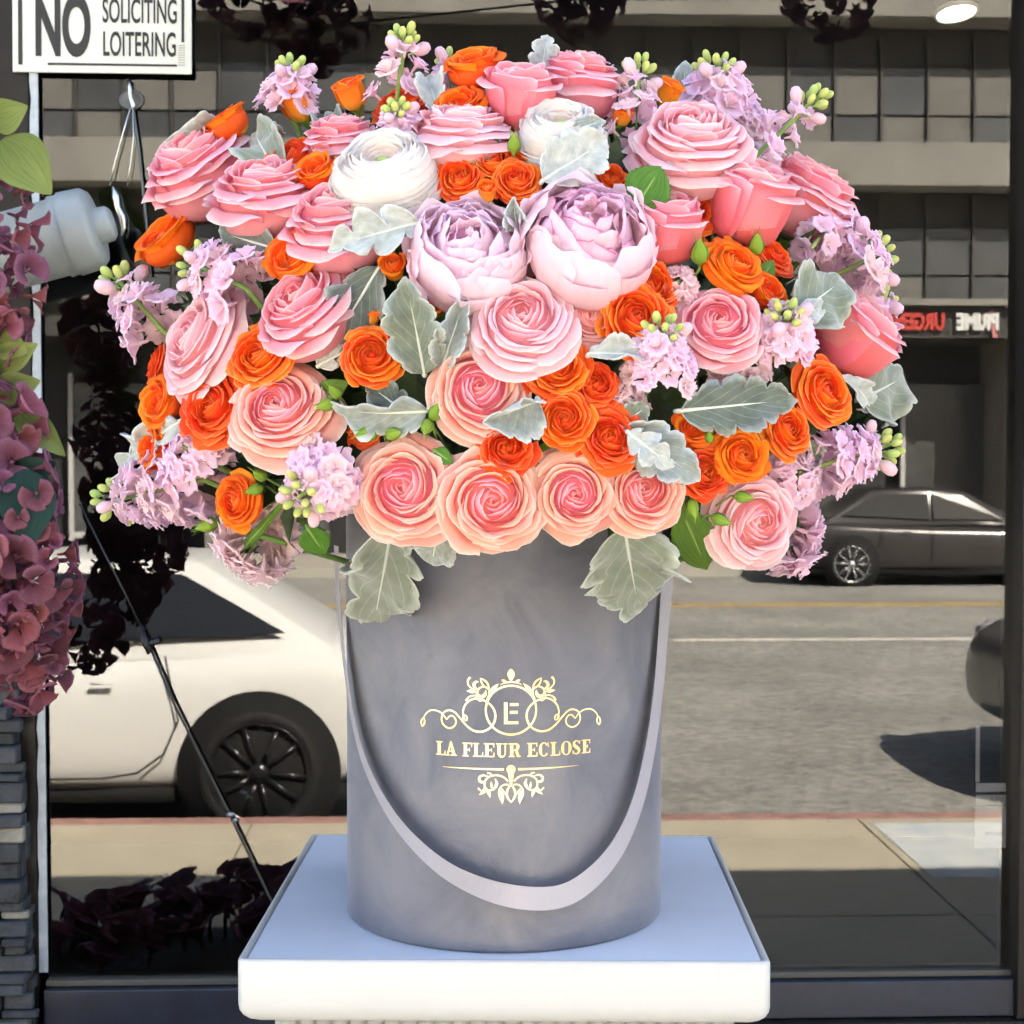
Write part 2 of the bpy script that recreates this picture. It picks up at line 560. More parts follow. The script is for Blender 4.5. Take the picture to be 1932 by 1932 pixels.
m_wcar = mat('white_car_paint', (0.74, 0.74, 0.72), 0.22, spec=0.6)
m_gcar = mat('graphite_car_paint', (0.038, 0.034, 0.034), 0.2, spec=0.6)
m_scar = mat('grey_car_paint', (0.075, 0.07, 0.072), 0.22, spec=0.6)
car('parked_car', 'white car with dark wheels parked at the kerb behind the bouquet', -2.56, 5.86, -1, m_wcar, m_wheel_dark)
car('parked_car', 'dark graphite sedan with silver wheels parked across the street', 7.25, 21.3, 1, m_gcar, m_wheel)
car('parked_car', 'grey car with its nose showing, parked at the kerb on the dark shadow', 6.35, 6.1, -1, m_scar, m_wheel, SCL=1.34)

# ================================================================== the shop front
m_bronze = mat('bronze_frame', (0.012, 0.010, 0.009), 0.42, var=0.3, scale=30, spec=0.3)
m_navy = mat('blue_black_rail', (0.015, 0.019, 0.034), 0.35, var=0.25, scale=25)
m_wall = mat('dark_render', (0.022, 0.022, 0.024), 0.85, var=0.2, scale=12, bump=0.3)
sLg, _ = sn(84, 1300, 0)
sFr, _ = sn(1914, 900, 0)
sF2 = sFr + 0.055
_, zG = sn(400, 1842, 0)          # bottom of the glass
ZT = 2.98
SR = 2.5
shop = tag(empty('shop_front', W(0, 0, 0)), 'dark shop front wall round the bronze window frame', 'shop')
shinv = Matrix.Translation(-W(0, 0, 0))
def spart(name, a, b, m, bev=0, parent=None):
    o = wobj(name, a, b, m, None, bev)
    o.parent = parent or shop
    o.matrix_parent_inverse = shinv
    return o
spart('upper_wall', (-7, -0.30, ZT + 0.1), (11, 0.0, 5.3), m_wall)
spart('roof', (-7, -7, 5.2), (11, -0.31, 5.29), m_wall)
spart('side_wall', (-7, -7, 0), (-6.8, -0.31, 5.19), m_wall)
spart('side_wall', (10.8, -7, 0), (11, -0.31, 5.19), m_wall)
spart('rear_wall', (-6.79, -7, 0), (10.79, -6.8, 5.19), m_wall)
spart('knee_wall', (-7, -0.30, 0), (SR, 0.0, zG - 0.14), m_wall)
spart('flank_wall', (-7, -0.30, zG - 0.14), (sLg - 0.12, 0.0, ZT + 0.1), m_wall)
spart('flank_wall', (SR, -0.30, 0), (11, 0.0, ZT + 0.1), m_wall)
# ledge and rails of the frame
spart('ledge', (sLg - 0.10, 0.001, zG - 0.17), (SR, 0.13, zG - 0.105), mat('ledge_stone', (0.020, 0.025, 0.040), 0.55, var=0.25, scale=14, bump=0.2), 0.006)
win = tag(empty('window_frame', W(0, 0, zG)), 'dark bronze aluminium frame of the shop window', 'window frame')
wininv = Matrix.Translation(-W(0, 0, zG))
def fpart(name, a, b, m, bev=0.002):
    o = wobj(name, a, b, m, None, bev)
    o.parent = win
    o.matrix_parent_inverse = wininv
    return o
fpart('bottom_rail', (sLg, -0.05, zG - 0.075), (sFr, 0.030, zG - 0.012), m_navy)
fpart('glazing_bead', (sLg, -0.03, zG - 0.011), (sFr, 0.014, zG), mat('bead', (0.055, 0.054, 0.05), 0.4))
fpart('bottom_rail', (sLg - 0.04, -0.06, zG - 0.105), (sF2, 0.052, zG - 0.077), m_bronze)
fpart('jamb', (sLg - 0.085, -0.06, zG - 0.104), (sLg - 0.012, 0.014, ZT), m_bronze)
fpart('mullion', (sFr, -0.06, zG - 0.075), (sFr + 0.030, 0.045, ZT), m_bronze)
fpart('mullion', (sFr + 0.034, -0.06, zG - 0.075), (sFr + 0.08, 0.052, ZT), m_bronze)
fpart('head_rail', (sLg - 0.012, -0.06, ZT - 0.07), (sFr, 0.045, ZT + 0.09), m_bronze)
fpart('bottom_rail', (sFr + 0.081, -0.05, zG - 0.10), (SR, 0.04, zG), m_bronze)
fpart('head_rail', (sFr + 0.081, -0.06, ZT - 0.07), (SR, 0.045, ZT + 0.09), m_bronze)
# ragged pale strip of sealing tape on the jamb
mb = MB()
trng = random.Random(5)
N = 70
for i in range(N + 1):
    z = zG + 0.015 + (ZT - zG - 0.05) * i / N
    x0 = sLg - 0.010 + (0.0035 * trng.random() if trng.random() < 0.4 else 0)
    mb.v += [tuple(W(x0, 0.016, z)), tuple(W(sLg + 0.004, 0.016, z)), tuple(W(sLg + 0.004, 0.012, z)), tuple(W(x0, 0.012, z))]
for i in range(N):
    for j in range(4):
        q = (j + 1) % 4
        mb.f.append((4 * i + j, 4 * i + q, 4 * i + 4 + q, 4 * i + 4 + j))
o = link('sealing_tape', mb.mesh('sealing_tape', mat('tape', (0.42, 0.47, 0.52), 0.5, var=0.15, scale=40), False)); o.parent = win; o.matrix_parent_inverse = wininv
# glass: reflective coating on the street face, clear behind
gm = bpy.data.materials.new('window_glass')
gm.use_nodes = True
nt = gm.node_tree
nt.nodes.clear()
go = node(nt, 'ShaderNodeOutputMaterial')
gt = node(nt, 'ShaderNodeBsdfTransparent'); gt.inputs[0].default_value = (0.93, 0.94, 0.94, 1)
gg = node(nt, 'ShaderNodeBsdfGlossy'); gg.inputs['Roughness'].default_value = 0.0; gg.inputs[0].default_value = (0.95, 0.97, 1.0, 1)
gf = node(nt, 'ShaderNodeFresnel'); gf.inputs[0].default_value = 1.75
gx = node(nt, 'ShaderNodeMixShader')
nt.links.new(gf.outputs[0], gx.inputs[0]); nt.links.new(gt.outputs[0], gx.inputs[1]); nt.links.new(gg.outputs[0], gx.inputs[2]); nt.links.new(gx.outputs[0], go.inputs[0])
gm2 = bpy.data.materials.new('glass_back')
gm2.use_nodes = True
nt = gm2.node_tree
nt.nodes.clear()
go = node(nt, 'ShaderNodeOutputMaterial'); gt = node(nt, 'ShaderNodeBsdfTransparent'); nt.links.new(gt.outputs[0], go.inputs[0])
def pane(s0, s1):
    me = wbox(MB(), (s0, -0.006, zG - 0.008), (s1, 0.0, ZT - 0.06)).mesh('glass', gm2, False)
    me.materials.append(gm)
    for p in me.polygons:
        if p.normal.dot(WN) > 0.9:
            p.material_index = 1
    o = link('glass_pane', me)
    o.parent = win
    o.matrix_parent_inverse = wininv
pane(sLg - 0.02, sFr + 0.005)
pane(sFr + 0.07, SR)

# --- inside the shop
m_in = mat('dim_interior', (0.018, 0.018, 0.022), 0.9)
struct(wobj('interior_floor', (-4, -5, 0.0), (4.5, -0.31, 0.02), mat('shop_floor', (0.03, 0.028, 0.027), 0.6)))
struct(wobj('interior_wall', (-4, -5.1, 0.0), (4.5, -5.0, 3.15), m_in))
struct(wobj('interior_wall', (-4.1, -5.1, 0.0), (-4, -0.31, 3.15), m_in))
struct(wobj('interior_wall', (4.5, -5.1, 0.0), (4.6, -0.31, 3.15), m_in))
struct(wobj('ceiling', (-4, -5, 3.16), (4.5, -0.31, 3.25), m_in))
p = at(1804, 38, 2.9)
s0, n0 = (p - WO).dot(WT), (p - WO).dot(WN)
dl = tag(empty('ceiling_light', (p.x, p.y, 3.16)), 'round lit recessed ceiling light inside the shop', 'ceiling light')
dl.rotation_euler = (R(-11), R(-5), 0)
dl.location.z = p.z + 0.02
link('diffuser', MB().lathe([(0, 0), (.050, .0), (.052, .004)], 32).mesh('diffuser', emit('led', (1, 0.96, 0.86), 2.6)), dl)
link('trim_ring', MB().lathe([(.0525, .006), (.053, -.004), (.060, -.003), (.062, .006)], 32).mesh('trim_ring', mat('white_trim', (0.7, 0.7, 0.68), 0.4)), dl)
link('housing', MB().lathe([(.0, .012), (.058, .012), (.058, 3.155 - p.z - .02), (0, 3.155 - p.z - .02)], 24).mesh('housing', m_in), dl)

# no soliciting sign hung behind the glass
m_sign = mat('sign_plate', (0.60, 0.62, 0.58), 0.45)
m_ink = mat('sign_ink', (0.012, 0.012, 0.012), 0.5)
nS = 0.022
a0, zb = sn(24, 137, nS)
a1, _ = sn(362, 139, nS)
SH = 0.215
sg = tag(empty('no_soliciting_sign', W((a0 + a1) / 2, nS, zb)), 'white NO SOLICITING LOITERING sign with black border on the window', 'sign')
sg.rotation_euler = (0, R(0.35), YAW)
w = a1 - a0
pl = link('plate', MB().box((-w / 2, -0.002, 0), (w / 2, 0.002, SH)).mesh('plate', m_sign, False), sg); bevel(pl, 0.0018, 2)
def sbar(x0, x1, z0, z1):
    link('border', MB().box((x0, -0.0032, z0), (x1, -0.0022, z1)).mesh('border', m_ink, False), sg)
sbar(-w / 2 + .010, -w / 2 + .0165, .012, SH - .012)
sbar(w / 2 - .0165, w / 2 - .012, .052, SH - .012)
sbar(-w / 2 + .058, w / 2 - .024, .012, .0155)
def stext(body, x, z, h, sx, off):
    o = link('lettering', text_mesh(body, m_ink, h / 0.73, sx, off, 0.0), sg)
    o.rotation_euler = (R(90), 0, 0)
    o.location = (x, -0.0030, z)
stext('NO', -w / 2 + .036, .031, .098, .43, .0050)
stext('SOLICITING', -w / 2 + .147, .083, .0405, .415, .0008)
stext('LOITERING', -w / 2 + .147, .029, .0405, .435, .0008)
for i in range(9):
    link('barcode_bar', MB().box((w / 2 - .022, -0.0032, .014 + i * .004), (w / 2 - .011, -0.0022, .0155 + i * .004)).mesh('bar', mat('grey_ink', (0.35, 0.36, 0.36), 0.6), False), sg)
for x in (-w * .4, w * .4):
    link('hanging_wire', MB().tube([(x, 0, SH - .002), (x, 0, ZT - zb - 0.05)], .0008, 6).mesh('wire', m_bronze), sg)

# suction hook with wires, clip and the light stand inside
def P(u, v, n):
    s, z = sn(u, v, n)
    return W(s, n, z)
m_clear = mat('clear_plastic', (0.10, 0.105, 0.105), 0.25)
m_chrome = mat('chrome', (0.75, 0.75, 0.72), 0.2, metal=0.95)
hk = tag(empty('suction_hook', P(245, 170, .004)), 'clear suction hook with steel wires and clip on the window', 'hook')
hinv = Matrix.Translation(-hk.location)
def hpart(name, me):
    o = link(name, me); o.parent = hk; o.matrix_parent_inverse = hinv; return o
c = P(248, 188, .004)
hpart('suction_cup', MB().lathe([(0, .004), (.016, .003), (.021, 0), (.014, .006), (.006, .012), (0, .013)], 24, Matrix.Translation(c) @ Matrix.Rotation(R(-90), 4, 'X') @ Matrix.Diagonal((1, .8, 1, 1))).mesh('cup', m_clear))
hpart('hook', MB().tube([P(243, 150, .010), P(245, 165, .010), P(247, 185, .014), P(252, 200, .014), P(248, 206, .014)], .0035, 8).mesh('hook', m_chrome))
hpart('wire', MB().tube([P(247, 200, .014), P(232, 250, .014), P(218, 300, .014), P(207, 350, .014)], .0012, 6).mesh('wire', m_chrome))
hpart('wire', MB().tube([P(250, 200, .014), P(252, 260, .014), P(246, 310, .014), P(240, 350, .014)], .0008, 6).mesh('wire', m_chrome))
hpart('rod', MB().tube([P(250, 196, .012), P(262, 280, .012), P(276, 420, .012), P(284, 520, .012)], .0022, 8).mesh('rod', m_clear))
hpart('clip', MB().tube([P(213, 352, .014), P(219, 372, .014), P(222, 392, .014), P(231, 410, .014), P(233, 430, .014), P(229, 445, .014)], [.002, .006, .005, .006, .004, .002], 10).mesh('clip', m_chrome))

# white plastic floodlight body inside, left
fl = tag(empty('flood_lamp', P(130, 460, 0.12)), 'white ribbed plastic lamp housing beside the stone pier in front of the window', 'lamp')
ax = (P(212, 428, 0.12) - P(60, 470, 0.12)).normalized()
Mf = Matrix.Translation(P(60, 462, 0.12)) @ ax.to_track_quat('Z', 'Y').to_matrix().to_4x4()
m_wpl = mat('white_plastic', (0.32, 0.345, 0.345), 0.4, var=0.06, scale=20)
finv = Matrix.Translation(-fl.location)
def lpart(name, me):
    o = link(name, me); o.parent = fl; o.matrix_parent_inverse = finv; return o
lpart('body', MB().lathe([(0, -.06), (.062, -.06), (.062, .045), (.066, .047), (.064, .062)], 40, Mf).mesh('body', m_wpl))
rb = MB()
prof = []
n = 60
vs, fs = [], []
for i in range(n):
    a = 2 * math.pi * i / n
    e = .0018 * (i % 2)
    for r, z in ((.066 + e, .062), (.064 + e, .098), (.056 + e * .5, .108), (.0, .110)):
        vs.append(Mf @ Vector((r * math.cos(a), r * math.sin(a), z)))
for i in range(n):
    j = (i + 1) % n
    for q in range(3):
        fs.append((4 * i + q, 4 * j + q, 4 * j + q + 1, 4 * i + q + 1))
lpart('ribbed_cap', rb.add(vs, fs).mesh('cap', m_wpl))
lpart('nozzle', MB().lathe([(.030, .108), (.028, .128), (.022, .134), (0, .135)], 24, Mf).mesh('nozzle', m_wpl))
lpart('bracket', MB().tube([Mf @ Vector((0, 0, -.05)), Mf @ Vector((-.02, 0, -.2)), W(sLg - .12, .13, 2.10), W(sLg - .16, .14, 2.08)], .012, 10).mesh('bracket', m_bronze))

# black light stand inside
m_blk = mat('black_metal', (0.02, 0.021, 0.023), 0.35, metal=0.3)
ls = tag(empty('light_stand', W(-0.35, 0.15, 0.0)), 'black tubular light stand leaning against the outside of the window glass', 'light stand')
linv = Matrix.Translation(-ls.location)
def tpart(name, me):
    o = link(name, me); o.parent = ls; o.matrix_parent_inverse = linv; return o
tpart('pole', MB().tube([P(150, 950, .012), P(278, 1205, .012)], .0017, 10).mesh('pole', m_blk))
tpart('pole', MB().tube([P(270, 1190, .012), P(330, 1330, .012), P(440, 1550, .012), P(560, 1800, .012), P(640, 1980, .012)], .0024, 10).mesh('pole', m_blk))
tpart('collar', MB().tube([P(266, 1196, .012), P(284, 1232, .012)], .006, 12).mesh('collar', m_blk))
tpart('knob', MB().tube([P(282, 1215, .012), P(300, 1208, .012)], .006, 10).mesh('knob', m_blk))
for u, v in ((444, 1549), (434, 1538)):
    c = P(u, v, .085)
    tpart('bolt', MB().lathe([(0, .006), (.006, .004), (.008, 0), (.006, .004), (0, .006)], 12, Matrix.Translation(c)).mesh('bolt', m_chrome))

# card stickers on the glass
m_st = mat('sticker_film', (0.20, 0.21, 0.24), 0.4)
m_st2 = mat('sticker_print', (0.12, 0.12, 0.15), 0.5)
def sticker(label, boxes, words):
    c0 = boxes[0]
    t = tag(empty('window_sticker', P((c0[0] + c0[2]) / 2, c0[3], -0.008)), label, 'sticker')
    ti = Matrix.Translation(-t.location)
    for (u0, v0, u1, v1, mm, dn) in boxes:
        s0, z1 = sn(u0, v0, -0.008); s1, z0 = sn(u1, v1, -0.008)
        o = wobj('film', (s0, -0.0095 - dn, z0), (s1, -0.0085 - dn, z1), mm); o.parent = t; o.matrix_parent_inverse = ti
    for (body, u, v, h) in words:
        s0, z0 = sn(u, v, -0.008)
        o = link('print', text_mesh(body, m_st2, h / .72, .8, .0004, 0))
        o.matrix_world = Matrix.Translation(W(s0, -0.0075, z0)) @ Matrix(((-WT.x, 0, 0, 0), (-WT.y, 0, 1, 0), (0, 1, 0, 0), (0, 0, 0, 1)))
        o.parent = t; o.matrix_parent_inverse = ti
sticker('faded card payment sticker reading VISA on the window glass', [(1842, 1500, 1898, 1519, m_st, 0), (1842, 1478, 1898, 1494, m_st, 0), (1842, 1370, 1848, 1476, m_st, 0)], [('VISA', 1893, 1515, .011)])
sticker('faded pale blue card sticker below the VISA sticker', [(1840, 1521, 1898, 1600, m_st, 0)], [('DISCOVER', 1892, 1576, .006)])

# --- stacked slate pier at the left
pier = tag(empty('stone_pier', W(sLg - 0.2, 0, 0)), 'pier of stacked blue grey ledger stones beside the window frame', 'pier')
pinv = Matrix.Translation(-pier.location)
m_slates = [mat('slate_a', (0.024, 0.029, 0.038), 0.7, var=0.35, scale=30, bump=0.6, bscale=50), mat('slate_b', (0.038, 0.043, 0.052), 0.7, var=0.35, scale=30, bump=0.6, bscale=50),
            mat('slate_c', (0.014, 0.017, 0.023), 0.7, var=0.35, scale=30, bump=0.6, bscale=50), mat('slate_pale', (0.20, 0.195, 0.175), 0.75, var=0.3, scale=30, bump=0.6, bscale=50), mat('slate_warm', (0.075, 0.070, 0.064), 0.8, var=0.35, scale=30, bump=0.6)]
PN = 0.065
sP, _ = sn(46, 1500, PN)
o = wobj('core', (sP - 0.40, 0.001, 0), (sP - 0.10, PN - 0.014, ZT + 0.05), m_slates[2]); o.parent = pier; o.matrix_parent_inverse = pinv
srng = random.Random(11)
z = 0.90
cnt = 0
while z < ZT and cnt < 280:
    h = srng.choice((.014, .018, .022, .028, .034))
    sPz = sP - (z - 1.15) * .045
    x = sPz
    first = True
    while x > sPz - 0.33:
        l = srng.uniform(.035, .12)
        e = srng.uniform(-.010, .010) if first else 0
        mm = srng.choices(m_slates, (5, 4, 3, 1.0, 1.0))[0]
        d = srng.uniform(-.012, .016)
        if mm.name == 'slate_pale':
            l = min(l, .045)
        o = wobj('stone', (x - l + .0012, PN - .02, z + .0006), (x + e - .0012, PN + d, z + h - .0006), mm); bevel(o, .0025, 1)
        o.parent = pier; o.matrix_parent_inverse = pinv
        cnt += 1
        first = False
        x -= l
    # return stones on the window side
    o = wobj('stone', (sPz - .019, .002, z + .0006), (sPz - .004 + srng.uniform(-.006, .006), PN - .021, z + h - .0006), srng.choice(m_slates[:3])); o.parent = pier; o.matrix_parent_inverse = pinv
    cnt += 1
    z += h

# ================================================================== pedestal
ZP = 1.9 - 0.4568 - 0.0015
PW = 0.24
m_pwhite = mat('white_gloss_plastic', (0.50, 0.50, 0.495), 0.35, var=0.02, scale=8)
m_ptop = mat('pale_blue_top', (0.63, 0.665, 0.755), 0.42, var=0.05, scale=5)
ped = tag(empty('pedestal', (-0.004, 0, 0), Quaternion((0, 0, 1), R(-0.9))), 'white pedestal with pale blue top and ribbed column under the hat box', 'pedestal')
PH = 0.060
# slab: sides with softly rounded lower edge
def rounded_ring(hx, r, z, n=6):
    pts = []
    for cx, cy_, a0 in ((hx - r, hx - r, 0), (-hx + r, hx - r, 90), (-hx + r, -hx + r, 180), (hx - r, -hx + r, 270)):
        for i in range(n + 1):
            a = R(a0 + 90 * i / n)
            pts.append((cx + r * math.cos(a), cy_ + r * math.sin(a), z))
    return pts
rings = []
for k in range(6):
    a = R(90 * k / 5)
    rings.append(rounded_ring(PW - .018 * (1 - math.sin(a)), .008, ZP - PH + .018 * (1 - math.cos(a))))
rings += [rounded_ring(PW, .008, ZP - .003), rounded_ring(PW - .0008, .0075, ZP - .0008), rounded_ring(PW - .003, .006, ZP), rounded_ring(PW - .006, .004, ZP - .0005), rounded_ring(PW - .0068, .004, ZP - .006)]
mb = MB()
k = len(rings[0])
for r_ in rings:
    mb.v += r_
for i in range(len(rings) - 1):
    for j in range(k):
        q = (j + 1) % k
        mb.f.append((i * k + j, i * k + q, (i + 1) * k + q, (i + 1) * k + j))
mb.f.append(tuple(range(k))[::-1])
mb.f.append(tuple((len(rings) - 1) * k + j for j in range(k)))
link('slab', mb.mesh('slab', m_pwhite), ped)
tp = MB()
tp.v += rounded_ring(PW - .0078, .004, ZP - .0058) + rounded_ring(PW - .0078, .004, ZP - .0022) + rounded_ring(PW - .0095, .003, ZP - .0012)
for i in range(2):
    for j in range(k):
        q = (j + 1) % k
        tp.f.append((i * k + j, i * k + q, (i + 1) * k + q, (i + 1) * k + j))
tp.f.append(tuple(2 * k + j for j in range(k)))
link('top_panel', tp.mesh('top_panel', m_ptop, False), ped)
ZTOP = ZP - .0012
col_ = MB()
NR = 26
HX = .205
col_.box((-HX, -HX, 0.05), (HX, HX, ZP - PH - .001))
link('column', col_.mesh('column', m_pwhite, False), ped)
rib = MB().tube([(0, 0, 0.06), (0, 0, ZP - PH - .002)], .0075, 12).mesh('rib', m_pwhite)
for sx, sy, dx, dy in ((-1, -1, 1, 0), (1, -1, 0, 1), (1, 1, -1, 0), (-1, 1, 0, -1)):
    for i in range(NR):
        o = link('rib', rib, ped)
        q = -HX + 2 * HX * (i + .5) / NR
        o.location = (q if dx else sx * HX, q if dy else sy * HX, 0)
link('plinth', MB().box((-.225, -.225, 0.0), (.225, .225, .05)).mesh('plinth', m_pwhite, False), ped)

# ================================================================== hat box
BR, BY, BX = .157, -.06, -.008
ZB = 1.838
m_box, nt, b, out = principled('velvet_board')
tc = node(nt, 'ShaderNodeTexCoord')
mp = node(nt, 'ShaderNodeMapping'); mp.inputs['Scale'].default_value = (1, 1, .95)
nt.links.new(tc.outputs['Object'], mp.inputs[0])
nz = node(nt, 'ShaderNodeTexNoise'); nz.inputs['Scale'].default_value = 11; nz.inputs['Detail'].default_value = 9; nz.inputs['Roughness'].default_value = .62; nz.inputs['Distortion'].default_value = .6
nt.links.new(mp.outputs[0], nz.inputs['Vector'])
rr = ramp(nt, [(.30, (.102, .108, .142)), (.50, (.150, .153, .184)), (.72, (.205, .200, .214))], nz.outputs[0])
# a few smudges rubbed into the nap
nz2 = node(nt, 'ShaderNodeTexNoise'); nz2.inputs['Scale'].default_value = 26; nz2.inputs['Detail'].default_value = 3; nz2.inputs['Distortion'].default_value = 2.2
nt.links.new(tc.outputs['Object'], nz2.inputs['Vector'])
r2 = ramp(nt, [(.62, (1, 1, 1)), (.74, (.80, .80, .82))], nz2.outputs[0])
mxc = node(nt, 'ShaderNodeMixRGB', blend_type='MULTIPLY'); mxc.inputs[0].default_value = .45
nt.links.new(rr.outputs[0], mxc.inputs[1]); nt.links.new(r2.outputs[0], mxc.inputs[2])
nt.links.new(mxc.outputs[0], b.inputs['Base Color'])
b.inputs['Roughness'].default_value = .62
b.inputs['Sheen Weight'].default_value = .5
b.inputs['Sheen Roughness'].default_value = .3
b.inputs['Sheen Tint'].default_value = (.8, .85, 1, 1)
nz3 = node(nt, 'ShaderNodeTexNoise'); nz3.inputs['Scale'].default_value = 900; nz3.inputs['Detail'].default_value = 2
nt.links.new(tc.outputs['Object'], nz3.inputs['Vector'])
bp = node(nt, 'ShaderNodeBump'); bp.inputs['Strength'].default_value = .18; bp.inputs['Distance'].default_value = .001
nt.links.new(nz3.outputs[0], bp.inputs['Height']); nt.links.new(bp.outputs[0], b.inputs['Normal'])

hb = tag(empty('hat_box', (BX, BY, ZTOP)), 'round grey velvet hat box with gold LA FLEUR ECLOSE print', 'hat box')
hh = ZB - ZTOP
link('shell', MB().lathe([(0, .0003), (BR - .004, .0003), (BR - .001, .001), (BR, .004), (BR, hh - .003), (BR - .001, hh), (BR - .003, hh), (BR - .0035, hh - .003), (BR - .0035, .006), (0, .006)], 96).mesh('shell', m_box), hb)

# --- gold print, laid on the curve of the box.  Units of the artwork: 6.44 to a photo pixel
gold = bpy.data.materials.new('gold_foil'); gold.use_nodes = True
nt = gold.node_tree; b = nt.nodes['Principled BSDF']
b.inputs['Metallic'].default_value = .75; b.inputs['Roughness'].default_value = .42
tc = node(nt, 'ShaderNodeTexCoord'); nz = node(nt, 'ShaderNodeTexNoise'); nz.inputs['Scale'].default_value = 22
nt.links.new(tc.outputs['Object'], nz.inputs['Vector'])
rr = ramp(nt, [(.35, (.95, .62, .28)), (.62, (1.0, .86, .52))], nz.outputs[0])
nt.links.new(rr.outputs[0], b.inputs['Base Color'])
_dz = CAM.y - (BY - BR)
def art_z(y):
    v = (1320 + y / 6.44) / 2049 * 1932
    return (at(964, v, BY - BR)).z - ZTOP
AS = (at(1066, 1300, BY - BR).x - at(966, 1300, BY - BR).x) / 100 * (1932 / 2049) / 6.44
AX = at((920 + 660 / 6.44) / 2049 * 1932, 1300, BY - BR).x - BX
Z0 = art_z(900)
ZS = (art_z(400) - art_z(1400)) / 1000
layer = [0]
def onbox(x, y, lift):
    a = math.asin(max(-.99, min(.99, (AX + x * AS) / BR)))
    r = BR + .00035 + lift
    return (r * math.sin(a), -r * math.cos(a), Z0 + (900 - y) * ZS)
class Art:
    def __init__(self):
        self.mb = MB()
        self.n = 0
    def strip(self, A, B):
        self.n += 1
        lift = .000012 * self.n
        vs = [onbox(*p, lift) for p in A] + [onbox(*p, lift) for p in B]
        k = len(A)
        self.mb.add(vs, [(i, i + 1, k + i + 1, k + i) for i in range(k - 1)])
    def stroke(self, pts, w, closed=False, fine=6):
        P_ = [Vector(p) for p in pts]
        if not hasattr(w, '__len__'):
            w = [w] * len(P_)
        N_ = (len(P_) - 1) * fine
        C = [Vector(catmull([tuple(p) for p in P_], i / N_)) for i in range(N_ + 1)]
        ww = [catmull([(q,) for q in w], i / N_)[0] for i in range(N_ + 1)]
        A, B = [], []
        for i, c in enumerate(C):
            t = C[min(i + 1, N_)] - C[max(i - 1, 0)]
            if closed and i in (0, N_):
                t = C[1] - C[N_ - 1]
            t.normalize()
            nn = Vector((-t.y, t.x)) * ww[i] / 2
            A.append(tuple(c + nn)); B.append(tuple(c - nn))
        self.strip(A, B)
    def leaf(self, p, q, w, bend=0.0):
        p, q = Vector(p), Vector(q)
        d = q - p
        nn = Vector((-d.y, d.x)).normalized()
        pts = [p + d * t + nn * bend * math.sin(math.pi * t) for t in [i / 8 for i in range(9)]]
        self.stroke([tuple(x) for x in pts], [max(2, w * math.sin(math.pi * (i / 8) ** .8)) for i in range(9)], fine=2)
    def ring(self, p, q, w, st):
        p, q = Vector(p), Vector(q)
        d = q - p
        nn = Vector((-d.y, d.x)).normalized()
        for sgn in (1, -1):
            self.stroke([tuple(p + d * t + nn * sgn * w / 2 * math.sin(math.pi * t) ** .9) for t in [i / 8 for i in range(9)]], [st * (.55 + .45 * math.sin(math.pi * i / 8)) for i in range(9)], fine=2)
    def ell(self, cx, cy_, rx, ry, w):
        self.stroke([(cx + rx * math.cos(R(a)), cy_ + ry * math.sin(R(a))) for a in range(0, 361, 15)], w, True, 3)
    def rect(self, x0, y0, x1, y1):
        n = max(1, int(abs(x1 - x0) / 30))
        self.strip([(x0 + (x1 - x0) * i / n, y0) for i in range(n + 1)], [(x0 + (x1 - x0) * i / n, y1) for i in range(n + 1)])
    def quad(self, a, b_, c, d):
        self.strip([a, b_], [d, c])
    def done(self, name):
        link(name, self.mb.mesh(name, gold, False), hb)

